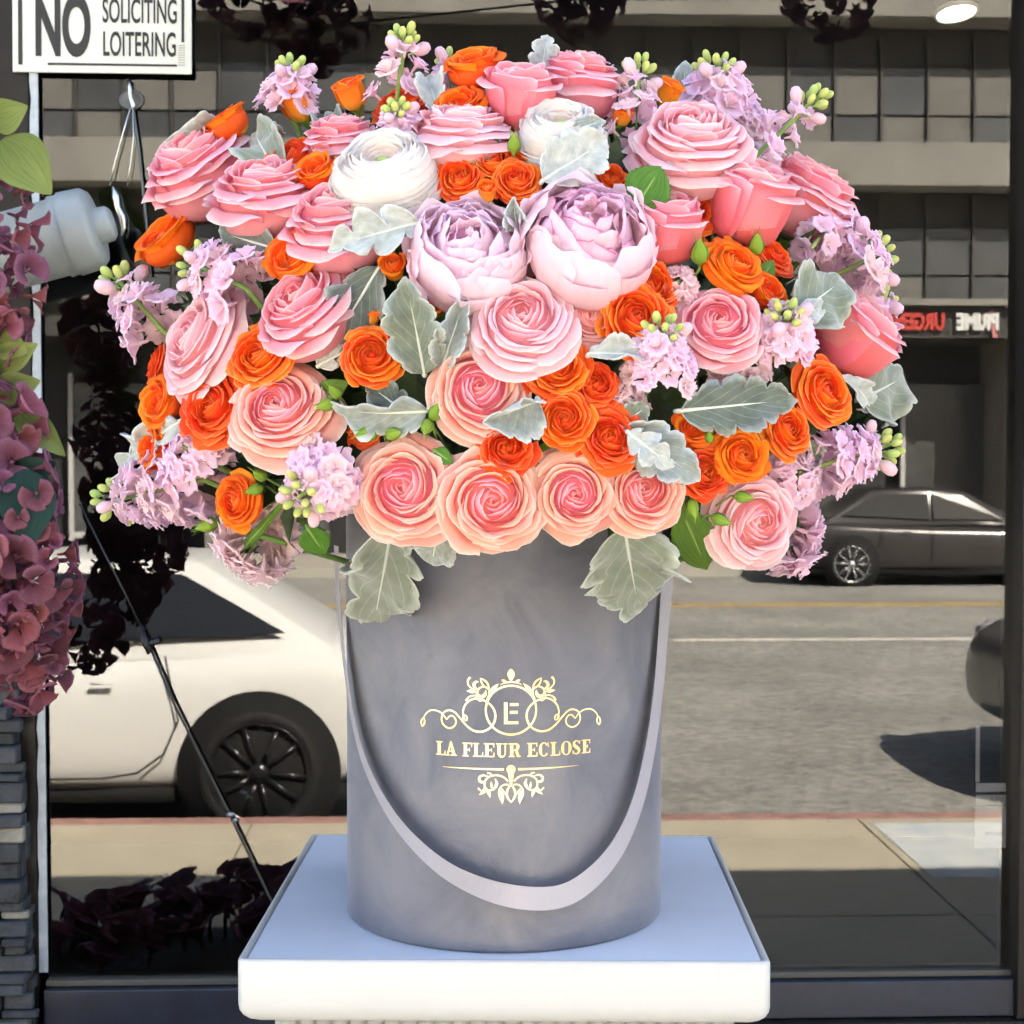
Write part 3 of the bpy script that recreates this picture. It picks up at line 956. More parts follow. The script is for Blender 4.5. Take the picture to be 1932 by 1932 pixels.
a = Art(); a.ell(0, 650, 325, 315, 24); a.done('ornament_ring')
a = Art(); a.rect(-90, 550, -45, 830); a.rect(-15, 560, 95, 596); a.rect(-15, 660, 86, 697); a.rect(-44, 795, 95, 830); a.done('monogram')
a = Art(); a.leaf((0, 118), (0, 285), 92)
a.stroke([(-140, 322), (-70, 296), (0, 288), (70, 296), (140, 322)], [3, 18, 22, 18, 3])
a.leaf((55, 290), (122, 258), 34); a.leaf((-55, 290), (-122, 258), 34); a.done('crown')
for m_ in (1, -1):
    a = Art()
    X = lambda pts: [(m_ * x, y) for x, y in pts]
    a.stroke(X([(596, 770), (620, 690), (590, 590), (510, 520), (410, 508), (290, 560), (212, 660), (208, 780), (270, 880), (380, 930), (490, 915), (580, 850), (660, 760), (730, 690), (800, 668), (870, 700), (900, 780), (875, 860), (800, 900), (730, 865), (712, 800), (745, 745), (790, 742), (832, 790)]),
             [12, 18, 22, 22, 22, 22, 24, 26, 24, 24, 24, 22, 20, 20, 22, 20, 20, 20, 20, 20, 18, 18, 18, 14])
    a.stroke(X([(832, 790), (890, 720), (960, 684), (1040, 684), (1100, 725), (1140, 790)]), [14, 16, 18, 18, 16, 12])
    a.ring((m_ * 1138, 785), (m_ * 1156, 905), 46, 20)
    a.ring((m_ * 612, 715), (m_ * 572, 795), 50, 18)
    a.done('scroll')
    a = Art()
    a.leaf((m_ * 275, 425), (m_ * 158, 308), 52)
    a.ring((m_ * 280, 380), (m_ * 392, 243), 58, 22)
    a.stroke(X([(305, 520), (275, 450), (285, 385), (345, 350), (405, 370), (432, 420), (410, 465)]), [30, 34, 24, 20, 22, 22, 20])
    a.stroke(X([(410, 465), (365, 478), (330, 440), (326, 392)]), [24, 44, 40, 4])
    a.stroke(X([(418, 288), (455, 292), (478, 330), (455, 372), (415, 388)]), [10, 30, 38, 28, 14])
    a.stroke(X([(425, 388), (500, 378), (550, 330), (555, 275), (525, 232)]), [12, 16, 18, 22, 30])
    a.leaf((m_ * 450, 415), (m_ * 572, 408), 48)
    a.stroke(X([(440, 420), (445, 490), (400, 535), (368, 515), (410, 480), (480, 466), (545, 490), (578, 540)]), [16, 14, 14, 12, 12, 16, 20, 30])
    a.done('flourish')
    a = Art()
    a.stroke(X([(92, 1413), (360, 1411), (620, 1408), (880, 1404)]), [28, 22, 13, 4]); a.done('rule')
    a = Art()
    a.stroke(X([(38, 1568), (95, 1515), (175, 1490), (260, 1500), (325, 1550), (340, 1625), (295, 1685), (225, 1668), (185, 1600), (205, 1535)]), [22, 20, 20, 20, 20, 20, 22, 26, 40, 6])
    a.leaf((m_ * 248, 1665), (m_ * 256, 1572), 28)
    a.stroke(X([(258, 1500), (262, 1468), (306, 1462)]), [10, 16, 18])
    a.stroke(X([(290, 1508), (360, 1492), (410, 1525), (395, 1575), (345, 1580)]), [10, 22, 26, 34, 24])
    a.stroke(X([(340, 1575), (342, 1650), (380, 1695), (424, 1660)]), [12, 16, 16, 24])
    a.leaf((m_ * 315, 1680), (m_ * 412, 1748), 38); a.leaf((m_ * 318, 1680), (m_ * 272, 1782), 40, 12 * m_)
    a.stroke(X([(30, 1612), (85, 1610), (140, 1650), (160, 1720)]), [18, 18, 18, 16])
    a.leaf((m_ * 160, 1680), (m_ * 112, 1862), 66, 14 * m_); a.leaf((m_ * 130, 1655), (m_ * 72, 1742), 30)
    a.done('flourish')
a = Art(); a.stroke([(57 * math.cos(R(t)) * .5, 1415 + 57 * .5 * math.sin(R(t))) for t in range(0, 361, 30)], 57, True, 3)
a.stroke([(0, 1450), (0, 1520), (0, 1570), (0, 1625)], [78, 58, 38, 22]); a.ring((0, 1612), (0, 1838), 112, 30); a.done('pendant')

# serif capitals
T0, T1 = 1078, 1254
ST, TH, SF = 40, 14, 13
def wedge(a, x, yt, up, w=16):
    a.quad((x - w, yt), (x, yt), (x, yt + up), (x - w * .35, yt + up))
def L_stem(a, x, w, off):
    a.rect(x + off, T0, x + off + ST, T1)
    a.rect(x, T0, x + off + ST + off, T0 + SF)
def letter(ch, x0, x1):
    a = Art()
    w = x1 - x0
    o = 20
    if ch in 'LEF':
        a.rect(x0 + o, T0, x0 + o + ST, T1)
        a.rect(x0, T0, x0 + 2 * o + ST if ch == 'L' else x1, T0 + SF)
        if ch == 'F':
            a.rect(x0, T1 - SF, x0 + 2 * o + ST, T1)
        else:
            a.rect(x0, T1 - SF, x1, T1); wedge(a, x1, T1 - SF, -46)
        if ch in 'EF':
            wedge(a, x1 - 2, T0 + SF, 42)
            m = (T0 + T1) / 2
            a.rect(x0 + o + ST, m - 7, x1 - 34, m + 7)
            a.quad((x1 - 46, m - 4), (x1 - 32, m - 32), (x1 - 32, m + 32), (x1 - 46, m + 4))
    elif ch == 'A':
        c = x0 + w * .47
        a.quad((c - 6, T0 - 6), (c + 12, T0 + 6), (x0 + 34, T1), (x0 + 16, T1))
        a.quad((c - 8, T0 - 6), (c + 10, T0 - 6), (x1 - 14, T1), (x1 - 60, T1))
        a.rect(x0 + w * .27, T0 + 112, x0 + w * .66, T0 + 125)
        a.rect(x0, T1 - SF, x0 + 52, T1); a.rect(x1 - 84, T1 - SF, x1, T1)
    elif ch == 'U':
        a.rect(x0 + 14, T0, x0 + 14 + ST, T1 - 52)
        a.rect(x1 - 34, T0, x1 - 18, T1 - 52)
        a.rect(x0 - 4, T0, x0 + 72, T0 + SF); a.rect(x1 - 56, T0, x1 + 2, T0 + SF)
        a.stroke([(x0 + 34, T1 - 54), (x0 + 40, T1 - 24), (x0 + w * .45, T1 - 4), (x0 + w * .68, T1 - 10), (x1 - 30, T1 - 32), (x1 - 26, T1 - 54)], [40, 36, 22, 16, 15, 16])
    elif ch == 'R':
        a.rect(x0 + 16, T0, x0 + 16 + ST, T1); a.rect(x0 - 2, T0, x0 + 50, T0 + SF); a.rect(x0 - 2, T1 - SF, x0 + 74, T1)
        a.stroke([(x0 + 50, T0 + 7), (x0 + 85, T0 + 8), (x0 + 112, T0 + 22), (x0 + 118, T0 + 46), (x0 + 108, T0 + 72), (x0 + 82, T0 + 88), (x0 + 54, T0 + 90)], [14, 16, 30, 38, 30, 15, 13])
        a.quad((x0 + 78, T0 + 90), (x0 + 110, T0 + 86), (x1 - 8, T1 - 4), (x1 - 46, T1 - 2)); a.rect(x1 - 44, T1 - SF, x1 + 6, T1)
    elif ch in 'CO':
        cx, cy_ = (x0 + x1) / 2, (T0 + T1) / 2
        rx, ry = w / 2, (T1 - T0) / 2 + 3
        rng_ = range(0, 361, 12) if ch == 'O' else range(36, 325, 12)
        A = [(cx + rx * math.cos(R(t)), cy_ - ry * math.sin(R(t))) for t in rng_]
        B = [(cx + (rx - ST * (.25 + .75 * abs(math.cos(R(t))))) * math.cos(R(t)), cy_ - (ry - SF) * math.sin(R(t))) for t in rng_]
        a.strip(A, B)
        if ch == 'C':
            a.quad((x1 - 18, T0 + 2), (x1 - 6, T0 + 2), (x1 - 4, T0 + 60), (x1 - 12, T0 + 60))
    elif ch == 'S':
        a.stroke([(x1 - 10, T0 + 44), (x1 - 28, T0 + 14), (x0 + w * .48, T0 + 3), (x0 + 22, T0 + 24), (x0 + 24, T0 + 58), (x0 + w * .5, T0 + 86), (x1 - 20, T0 + 118), (x1 - 20, T0 + 154), (x0 + w * .5, T1 - 3), (x0 + 22, T1 - 18), (x0 + 6, T1 - 52)], [8, 12, 15, 26, 36, 42, 36, 26, 15, 12, 8])
        a.rect(x1 - 14, T0 + 2, x1 - 4, T0 + 46); a.rect(x0 + 2, T1 - 48, x0 + 12, T1 - 2)
    a.done('letter')
for ch, x0, x1 in (('L', -310, -190), ('A', -190, -38), ('F', 32, 160), ('L', 168, 300), ('E', 310, 445), ('U', 472, 612), ('R', 632, 782), ('E', 868, 1000), ('C', 1020, 1150), ('L', 1170, 1296), ('O', 1308, 1446), ('S', 1458, 1562), ('E', 1580, 1694)):
    letter(ch, x0 - 660, x1 - 660)

# --- ribbon handle
m_rib, nt, b, out = principled('satin_ribbon')
b.inputs['Base Color'].default_value = (.34, .325, .37, 1)
b.inputs['Roughness'].default_value = .34
b.inputs['Sheen Weight'].default_value = .3
b.inputs['Anisotropic'].default_value = .4
uv = node(nt, 'ShaderNodeUVMap'); wv = node(nt, 'ShaderNodeTexNoise'); wv.inputs['Scale'].default_value = 6
mp = node(nt, 'ShaderNodeMapping'); mp.inputs['Scale'].default_value = (.4, 60, 1)
nt.links.new(uv.outputs[0], mp.inputs[0]); nt.links.new(mp.outputs[0], wv.inputs['Vector'])
bp = node(nt, 'ShaderNodeBump'); bp.inputs['Strength'].default_value = .1; bp.inputs['Distance'].default_value = .001
nt.links.new(wv.outputs[0], bp.inputs['Height']); nt.links.new(bp.outputs[0], b.inputs['Normal'])
path = [(634, 1030), (636, 1100), (642, 1180), (652, 1270), (668, 1370), (696, 1460), (748, 1552), (822, 1628), (900, 1672), (985, 1694), (1062, 1690), (1122, 1652), (1170, 1592), (1205, 1510), (1228, 1410), (1243, 1300), (1252, 1190), (1258, 1100), (1258, 1030)]
def on_cyl(u, v, rho):
    d = ray(u, v)
    ox, oy = CAM.x - BX, CAM.y - BY
    A_, B_, C_ = d.x * d.x + d.y * d.y, ox * d.x + oy * d.y, ox * ox + oy * oy - rho * rho
    D_ = B_ * B_ - A_ * C_
    t = (-B_ - math.sqrt(D_)) / A_ if D_ > 0 else -B_ / A_
    return CAM + d * t
pts = []
NN = 260
for i in range(NN + 1):
    u, v = catmull(path, i / NN)
    e = i / NN
    rho = BR + .006 + .013 * math.sin(math.pi * e) ** 2
    pts.append(on_cyl(u, v, rho))
mb = MB()
RWD = .0105
for i, p in enumerate(pts):
    t = (pts[min(i + 1, NN)] - pts[max(i - 1, 0)]).normalized()
    rad = Vector((p.x - BX, p.y - BY, 0)).normalized()
    e = i / NN
    tw = .30 * math.sin(math.pi * e) - .55 * math.exp(-((e - .86) / .12) ** 2)
    nn = (rad + Vector((0, 0, tw))).normalized()
    nn = (nn - t * nn.dot(t)).normalized()
    fl_ = catmull([(.20,), (.16,), (.14,), (.30,), (.66,), (.97,), (.86,), (.56,), (.42,), (.45,), (.65,)], e)[0]
    vw = (CAM - p).normalized()
    ed = t.cross(vw).normalized()
    fa = (vw - t * vw.dot(t)).normalized()
    nn = ed * math.sqrt(1 - fl_ * fl_) * (1 if ed.dot(rad) > 0 else -1) + fa * fl_
    wd = t.cross(nn)
    for q in range(2):
        c = -1 + q * 2
        mb.v.append(tuple(p + wd * RWD * c))
        mb.uv[len(mb.v) - 1] = (q, e)
for i in range(NN):
    mb.f.append((2 * i, 2 * i + 1, 2 * i + 3, 2 * i + 2))
rb = link('ribbon_handle', mb.mesh('ribbon_handle', m_rib, False))
rb.modifiers.new('thick', 'SOLIDIFY').thickness = .0005
rb.parent = hb
rb.matrix_parent_inverse = Matrix.Translation(-hb.location)

# ================================================================== flowers: shapes
m_pink = petal_mat('pink_rose_petal', [(0.0, (.95, .19, .19)), (.45, (.95, .23, .29)), (.72, (.95, .33, .40)), (.90, (.95, .48, .55)), (1.0, (.97, .82, .82))], .46, vein=.03)
m_deep = petal_mat('deep_rose_petal', [(0.0, (.95, .15, .19)), (.5, (.95, .20, .26)), (.85, (.95, .30, .36)), (1.0, (.97, .66, .66))], .46, vein=.03)
m_peach = petal_mat('peach_rose_petal', [(0.0, (.95, .26, .20)), (.45, (.95, .28, .22)), (.72, (.95, .40, .31)), (.90, (.96, .54, .43)), (1.0, (.98, .82, .75))], .46, vein=.03)
m_blush = petal_mat('blush_rose_petal', [(0.0, (.95, .28, .28)), (.45, (.95, .35, .39)), (.72, (.95, .48, .53)), (.90, (.96, .63, .68)), (1.0, (.98, .88, .88))], .46, vein=.03)
m_mauve = petal_mat('dusky_rose_petal', [(0.0, (.78, .20, .22)), (.6, (.84, .30, .32)), (1.0, (.90, .52, .50))], .32, vein=.03)
m_orange = petal_mat('orange_rose_petal', [(0.0, (.95, .40, .05)), (.30, (.95, .20, .02)), (.75, (.95, .135, .016)), (.93, (.95, .18, .025)), (1.0, (.97, .40, .13))], .32, vein=.04, hue=.014)
m_vermil = petal_mat('vermilion_rose_petal', [(0.0, (.95, .30, .03)), (.30, (.94, .12, .018)), (.93, (.94, .105, .025)), (1.0, (.96, .28, .12))], .32, vein=.04, hue=.008)
m_amber = petal_mat('amber_rose_petal', [(0.0, (.95, .55, .09)), (.5, (.95, .27, .025)), (1.0, (.95, .19, .02))], .32, vein=.04, hue=.012)
m_white = petal_mat('white_ranunculus_petal', [(0.0, (.90, .62, .52)), (.5, (.89, .79, .74)), (1.0, (.89, .88, .865))], .38, vein=.02, hue=0)
m_peony = petal_mat('lilac_peony_petal', [(0.0, (.95, .46, .70)), (.4, (.96, .60, .77)), (.8, (.96, .71, .84)), (1.0, (.97, .83, .91))], .5, vein=.04, hue=.008)
m_peony2 = petal_mat('blush_peony_petal', [(0.0, (.95, .46, .52)), (.4, (.96, .64, .69)), (.9, (.96, .74, .81)), (1.0, (.96, .80, .87))], .45, vein=.03, hue=.008)
m_peony3 = petal_mat('magenta_edged_petal', [(0.0, (.93, .50, .62)), (.86, (.94, .70, .81)), (.97, (.93, .62, .76)), (1.0, (.66, .10, .30))], .42, vein=.04, hue=.005)
m_stock = petal_mat('lilac_stock_petal', [(0.0, (.66, .74, .34)), (.14, (.88, .64, .68)), (.5, (.94, .63, .80)), (1.0, (.96, .77, .90))], .45, vein=.05, hue=.02)
m_stock2 = petal_mat('pale_stock_petal', [(0.0, (.72, .72, .40)), (.15, (.90, .66, .68)), (1.0, (.94, .74, .81))], .42, vein=.05, hue=.02)
m_bud = petal_mat('lime_bud', [(0.0, (.20, .32, .09)), (.6, (.42, .52, .17)), (1.0, (.68, .66, .22))], .15, hue=.02)
m_pbud = petal_mat('pink_tipped_bud', [(0.0, (.30, .42, .12)), (.28, (.55, .58, .28)), (.45, (.78, .52, .58)), (1.0, (.80, .56, .68))], .2, hue=.02)
m_green = petal_mat('leaf_green', [(0.0, (.075, .17, .025)), (1.0, (.10, .20, .03))], .15, rough=.4, vein=.25, hue=.02)
m_rbud = petal_mat('rosebud_green', [(0.0, (.14, .27, .03)), (1.0, (.24, .38, .06))], .1, rough=.4, vein=.12, hue=.015)
m_stem = petal_mat('stem_green', [(0.0, (.13, .24, .05)), (1.0, (.26, .38, .12))], .05, rough=.5, hue=.02)
m_yel = mat('green_eye', (.42, .52, .12), .6)

# dusty miller felt: grey green blade, paler felted rim and veins
def felt(name, blade, rim):
    m, nt, b, out = principled(name)
    uv = node(nt, 'ShaderNodeUVMap')
    sp = node(nt, 'ShaderNodeSeparateXYZ'); nt.links.new(uv.outputs[0], sp.inputs[0])
    a = node(nt, 'ShaderNodeMath', operation='MULTIPLY_ADD'); a.inputs[1].default_value = 2; a.inputs[2].default_value = -1
    nt.links.new(sp.outputs[0], a.inputs[0])
    ab = node(nt, 'ShaderNodeMath', operation='ABSOLUTE'); nt.links.new(a.outputs[0], ab.inputs[0])
    mx = node(nt, 'ShaderNodeMath', operation='MAXIMUM'); nt.links.new(ab.outputs[0], mx.inputs[0])
    pw = node(nt, 'ShaderNodeMath', operation='POWER'); nt.links.new(sp.outputs[1], pw.inputs[0]); pw.inputs[1].default_value = 3
    nt.links.new(pw.outputs[0], mx.inputs[1])
    re = ramp(nt, [(0.0, rim), (.018, rim), (.05, blade), (.72, blade), (.93, tuple((p_ + q_ * 2) / 3 for p_, q_ in zip(blade, rim))), (1.0, rim)], mx.outputs[0])
    # side veins run out from the midrib towards the lobes
    vv = node(nt, 'ShaderNodeMath', operation='MULTIPLY_ADD'); nt.links.new(ab.outputs[0], vv.inputs[0]); vv.inputs[1].default_value = -.42; nt.links.new(sp.outputs[1], vv.inputs[2])
    fr = node(nt, 'ShaderNodeMath', operation='MULTIPLY'); nt.links.new(vv.outputs[0], fr.inputs[0]); fr.inputs[1].default_value = 6.2
    pp = node(nt, 'ShaderNodeMath', operation='PINGPONG'); nt.links.new(fr.outputs[0], pp.inputs[0]); pp.inputs[1].default_value = .5
    rv = ramp(nt, [(0.0, (1, 1, 1)), (.035, (.5, .5, .5)), (.08, (0, 0, 0))], pp.outputs[0])
    tc = node(nt, 'ShaderNodeTexCoord')
    nz = node(nt, 'ShaderNodeTexNoise'); nz.inputs['Scale'].default_value = 260; nz.inputs['Detail'].default_value = 4
    nt.links.new(tc.outputs['Object'], nz.inputs['Vector'])
    n3 = node(nt, 'ShaderNodeTexNoise'); n3.inputs['Scale'].default_value = 9; n3.inputs['Detail'].default_value = 5
    nt.links.new(tc.outputs['Object'], n3.inputs['Vector'])
    c1 = node(nt, 'ShaderNodeMixRGB'); nt.links.new(re.outputs[0], c1.inputs[1]); c1.inputs[2].default_value = (*rim, 1)
    mm = node(nt, 'ShaderNodeMath', operation='MULTIPLY'); nt.links.new(rv.outputs[0], mm.inputs[0]); mm.inputs[1].default_value = .45
    nt.links.new(mm.outputs[0], c1.inputs[0])
    hs = node(nt, 'ShaderNodeHueSaturation'); nt.links.new(c1.outputs[0], hs.inputs['Color'])
    mr = node(nt, 'ShaderNodeMapRange'); mr.inputs[1].default_value = .3; mr.inputs[2].default_value = .7; mr.inputs[3].default_value = .80; mr.inputs[4].default_value = 1.18
    nt.links.new(n3.outputs[0], mr.inputs[0]); nt.links.new(mr.outputs[0], hs.inputs['Value'])
    nt.links.new(hs.outputs[0], b.inputs['Base Color'])
    b.inputs['Roughness'].default_value = .9
    b.inputs['Specular IOR Level'].default_value = .1
    b.inputs['Sheen Weight'].default_value = .5
    ad = node(nt, 'ShaderNodeMath', operation='MULTIPLY_ADD'); nt.links.new(rv.outputs[0], ad.inputs[0]); ad.inputs[1].default_value = -1.2; nt.links.new(nz.outputs[0], ad.inputs[2])
    bp = node(nt, 'ShaderNodeBump'); bp.inputs['Strength'].default_value = .12; bp.inputs['Distance'].default_value = .0010
    nt.links.new(ad.outputs[0], bp.inputs['Height']); nt.links.new(bp.outputs[0], b.inputs['Normal'])
    MATS[name] = m
    return m
m_felt = felt('dusty_felt', (.170, .200, .155), (.42, .455, .41))
m_felt_d = felt('dusty_felt_dark', (.105, .128, .108), (.34, .37, .34))
m_felt_w = felt('dusty_felt_white', (.38, .41, .40), (.54, .56, .54))
m_felt_s = felt('dusty_felt_silver', (.25, .28, .265), (.48, .51, .49))

def petal(prof, w, ang, k=.30, p=2.4, flat=0., swirl=.06, rip=.02, rk=2.5, base=.3, nu=8, nv=9, tip=0., lipside=.0, r_=rng, notch=0.0):
    """One petal wrapped round +Z.  prof: (r, z) from claw to rim."""
    ph, ph2 = r_.uniform(0, 6.28), r_.uniform(0, 6.28)
    vs, uvs, fs = [], [], []
    for j in range(nv + 1):
        v = j / nv
        for i in range(nu + 1):
            u = -1 + 2 * i / nu
            cut = 1 - k * abs(u) ** p + tip * max(0, 1 - abs(u) * 2.2) - notch * max(0, 1 - abs(u) * 4)
            vv = v * cut
            r, z = catmull(prof, vv)
            wid = w * (base + (1 - base) * math.sin(math.pi / 2 * min(1, v / .6)))
            e = v ** 3
            wave = rip * (math.sin(rk * 2 * u + ph) + .5 * math.sin(rk * 4.3 * u + ph2)) * e
            rr = r * (1 + swirl * u) + flat * u * u * v + wave + lipside * e * abs(u) ** 1.5
            zz = z + wave * .6 - lipside * .8 * e * abs(u) ** 2
            a = ang + u * wid
            vs.append((rr * math.cos(a), rr * math.sin(a), zz))
            uvs.append((i / nu, v))
    for j in range(nv):
        for i in range(nu):
            o = j * (nu + 1) + i
            fs.append((o, o + 1, o + nu + 2, o + nu + 1))
    return vs, fs, uvs

def pmesh(args, m):
    return MB().add(*args).mesh('petal', m)

def calyx_mesh(r0, sep, m, z0=0.0):
    mb = MB()
    mb.lathe([(.02, z0 - .30), (.10, z0 - .24), (r0, z0 - .08), (r0 * 1.25, z0 + .06), (r0 * .8, z0 + .14)], 14)
    for i in range(5):
        a = 2 * math.pi * i / 5 + .3
        mb.add(*petal([(r0 * 1.0, z0 - .05), (r0 * 1.9, z0 + .12), (r0 * 2.3, z0 + .32), (r0 * 2.4 + .05, z0 + sep)], .52, a, k=.05, p=1, base=1, nu=4, nv=6, swirl=0, rip=0))
        # taper the sepal to a point
        n = 5 * 7
        for q in range(n):
            vi = len(mb.v) - n + q
            row, colm = q // 5, q % 5
            cen = Vector(mb.v[len(mb.v) - n + row * 5 + 2])
            f = 1 - (row / 6) ** 1.6
            mb.v[vi] = tuple(cen + (Vector(mb.v[vi]) - cen) * f)
    mb.tube([(0, 0, z0 - .25), (.01, .01, z0 - .8), (0, 0, z0 - 2.2)], [.07, .06, .06], 8)
    return mb.mesh('calyx', m)

def layer_prof(a, t, b, lip, droop=.7):
    if b > a * 1.08:
        return [(.10, 0.0), (b * .85, t * .20), (b, t * .52), (b * .95, t * .76), (b * .55 + a * .45, t * .92), (a + lip, t - lip * .2)]
    g = .5
    return [(.10, 0.0), (b * .80, t * .16), (b, t * .48), (a * g + b * (1 - g), t * .78), (a, t * .96), (a + lip, t - lip * droop)]

def rose_variant(seed, layers, mats, rip=.02, jit=.06, sep=.45):
    q = random.Random(seed)
    parts = []
    off = 0
    for li, (n, a, t, b, lip, w, dr) in enumerate(layers):
        off += 2.4
        for i in range(n):
            ang = off + 2 * math.pi * i / n + q.uniform(-.12, .12)
            a_ = a * (1 + q.uniform(-jit, jit)); t_ = t * (1 + q.uniform(-jit, jit) * .5)
            outer = li / (len(layers) - 1)
            ar = petal(layer_prof(a_, t_, b, lip * q.uniform(.7, 1.3), dr), w * q.uniform(.92, 1.08), ang, k=.22 + .10 * (1 - outer), p=2.6,
                       flat=.02 * outer, swirl=.10 + .12 * (1 - outer), rip=rip * (.4 + outer), rk=q.uniform(1.5, 3), base=.45, tip=.05 * outer, lipside=.07 * outer, nu=8 if outer < .4 else 10, nv=8 if outer < .4 else 10, r_=q)
            parts.append(('petal', pmesh(ar, mats[min(len(mats) - 1, int(outer * len(mats)))])))
    hd = .10 if mats[0] in (m_deep, m_pink, m_mauve) else .27
    # the tightly packed heart that fills the bloom between its outer petals
    core = [(0.0, layers[0][2] - .10)] + [(a * .97, t - hd - .05 * (a > .4)) for (n, a, t, b, lip, w, dr) in layers if a > .1]
    lr, lz = core[-1]
    core += [(lr * .92, lz * .55), (lr * .55, lz * .2), (0.0, .06)]
    parts.append(('heart', MB().lathe(core, 28).mesh('heart', mats[0] if len(mats) < 3 or hd > .1 else mats[1])))
    parts.append(('calyx', calyx_mesh(.20, sep, m_rbud)))
    return parts

#            n   rim   top   bulge lip  width droop
CLASSIC = [(1, .02, 1.19, .13, 0, 2.9, 0), (2, .07, 1.21, .20, 0, 1.9, 0), (3, .15, 1.23, .29, 0, 1.45, 0), (3, .25, 1.24, .38, .0, 1.3, 0), (3, .36, 1.24, .47, .02, 1.25, .3), (4, .48, 1.22, .54, .05, 1.05, .4), (4, .60, 1.18, .59, .08, 1.05, .5),
           (4, .71, 1.11, .62, .11, 1.0, .6), (5, .81, 1.01, .64, .14, .88, .7), (5, .90, .89, .66, .16, .84, .8), (4, .98, .74, .67, .17, .82, .9)]
OPEN = [(1, .02, 1.03, .13, 0, 2.9, 0), (2, .07, 1.05, .20, 0, 1.9, 0), (3, .15, 1.07, .29, 0, 1.45, 0), (3, .25, 1.08, .38, .0, 1.35, 0), (3, .36, 1.08, .46, .02, 1.28, .3), (4, .47, 1.06, .52, .04, 1.08, .4), (4, .58, 1.02, .56, .07, 1.05, .5),
        (5, .69, .96, .58, .10, .92, .6), (5, .79, .87, .60, .12, .88, .7), (5, .89, .76, .61, .15, .85, .8), (5, .98, .62, .62, .17, .82, .9)]
CUP = [(2, .06, 1.22, .17, 0, 2.0, 0), (3, .16, 1.27, .28, 0, 1.45, 0), (3, .28, 1.32, .42, .0, 1.2, 0), (4, .44, 1.36, .56, .03, 1.05, .4), (4, .62, 1.36, .68, .08, .95, .5), (4, .80, 1.28, .78, .14, .92, .6), (3, .92, 1.12, .82, .16, .85, .8)]
SPRAY = [(1, .02, .86, .12, 0, 2.9, 0), (2, .08, .88, .20, 0, 1.8, 0), (3, .19, .90, .31, 0, 1.35, 0), (3, .32, .92, .43, .01, 1.25, 0), (4, .46, .91, .52, .03, 1.0, .3), (4, .60, .88, .57, .06, .98, .5), (5, .74, .80, .60, .09, .85, .6), (5, .87, .69, .62, .12, .82, .7), (4, .97, .56, .64, .13, .8, .8)]
SCUP = [(2, .08, 1.10, .2, 0, 1.9, 0), (3, .22, 1.18, .34, 0, 1.35, 0), (3, .42, 1.26, .50, .04, 1.1, .2), (4, .64, 1.34, .64, .09, .95, .3), (4, .84, 1.34, .74, .16, .9, .5), (2, 1.0, 1.2, .80, .2, .85, .8)]
SBUD = [(2, .05, 1.38, .22, 0, 1.9, 0), (3, .14, 1.42, .36, 0, 1.4, 0), (3, .30, 1.46, .46, .03, 1.2, .2), (3, .46, 1.46, .54, .08, 1.15, .4), (3, .60, 1.40, .60, .14, 1.1, .6)]
STAR = [(3, .35, .95, .25, .25, .42, .9), (4, .75, .85, .38, .22, .40, .8)]

KINDS = {}
for i in range(4):
    KINDS['pink%d' % i] = rose_variant(100 + i, CLASSIC, [m_deep, m_pink, m_pink], .026, .06)
    KINDS['peach%d' % i] = rose_variant(120 + i, OPEN, [m_deep, m_pink, m_peach, m_peach], .026, .06)
for i in range(2):
    KINDS['blush%d' % i] = rose_variant(140 + i, OPEN, [m_pink, m_blush, m_blush], .026, .06)
    KINDS['cup%d' % i] = rose_variant(150 + i, CUP, [m_pink], .015)
    KINDS['mauve%d' % i] = rose_variant(160 + i, CLASSIC, [m_mauve])
for i in range(4):
    KINDS['spray%d' % i] = rose_variant(200 + i, SPRAY, [m_vermil, m_orange, m_orange], .03, .07)
for i in range(2):
    KINDS['verm%d' % i] = rose_variant(220 + i, SPRAY, [m_vermil], .045, .10)
    KINDS['amber%d' % i] = rose_variant(230 + i, SPRAY, [m_orange, m_amber], .035, .10)
    KINDS['scup%d' % i] = rose_variant(240 + i, SCUP, [m_vermil, m_orange, m_amber], .03, .08, .7)
    KINDS['sbud%d' % i] = rose_variant(250 + i, SBUD, [m_orange, m_orange, m_amber], .01, .05, .95)
KINDS['star0'] = rose_variant(260, STAR, [m_amber], .02, .1)

# white ranunculus: many thin, close petals and a green eye
def ranunculus(seed):
    q = random.Random(seed)
    parts = []
    NL = 17
    for li in range(NL):
        f = li / (NL - 1)
        a = .13 + .87 * f ** .85
        t = .74 + .22 * math.sin(math.pi * min(1, f * 1.15)) - .40 * f ** 3
        b = a * 1.05 + .06 * (1 - f)
        n = 4 if f < .35 else 5
        for i in range(n):
            ar = petal(layer_prof(a * q.uniform(.94, 1.05), t * q.uniform(.94, 1.05), b, .01 + .06 * f * q.random(), .4), (5.6 if n == 4 else 5.0) / n * q.uniform(.85, 1.1), li * 2.39 + 2 * math.pi * i / n + q.uniform(-.2, .2), k=.26, p=2.0, swirl=q.uniform(.02, .09), rip=.012 + .03 * f, rk=q.uniform(1.2, 2.6), base=.5, nu=9, nv=8, r_=q)
            parts.append(('petal', pmesh(ar, m_white)))
    parts.append(('heart', MB().lathe([(.10, .62), (.2, .70), (.35, .78), (.5, .82), (.65, .80), (.78, .72), (.88, .58), (.93, .42), (.7, .15), (0, .04)], 28).mesh('heart', m_white)))
    parts.append(('eye', MB().lathe([(0, .73), (.05, .735), (.10, .71), (.125, .6), (.11, .3)], 20).mesh('eye', m_yel)))
    parts.append(('calyx', calyx_mesh(.22, .4, m_rbud)))
    return parts
KINDS['ranunculus0'] = ranunculus(5)
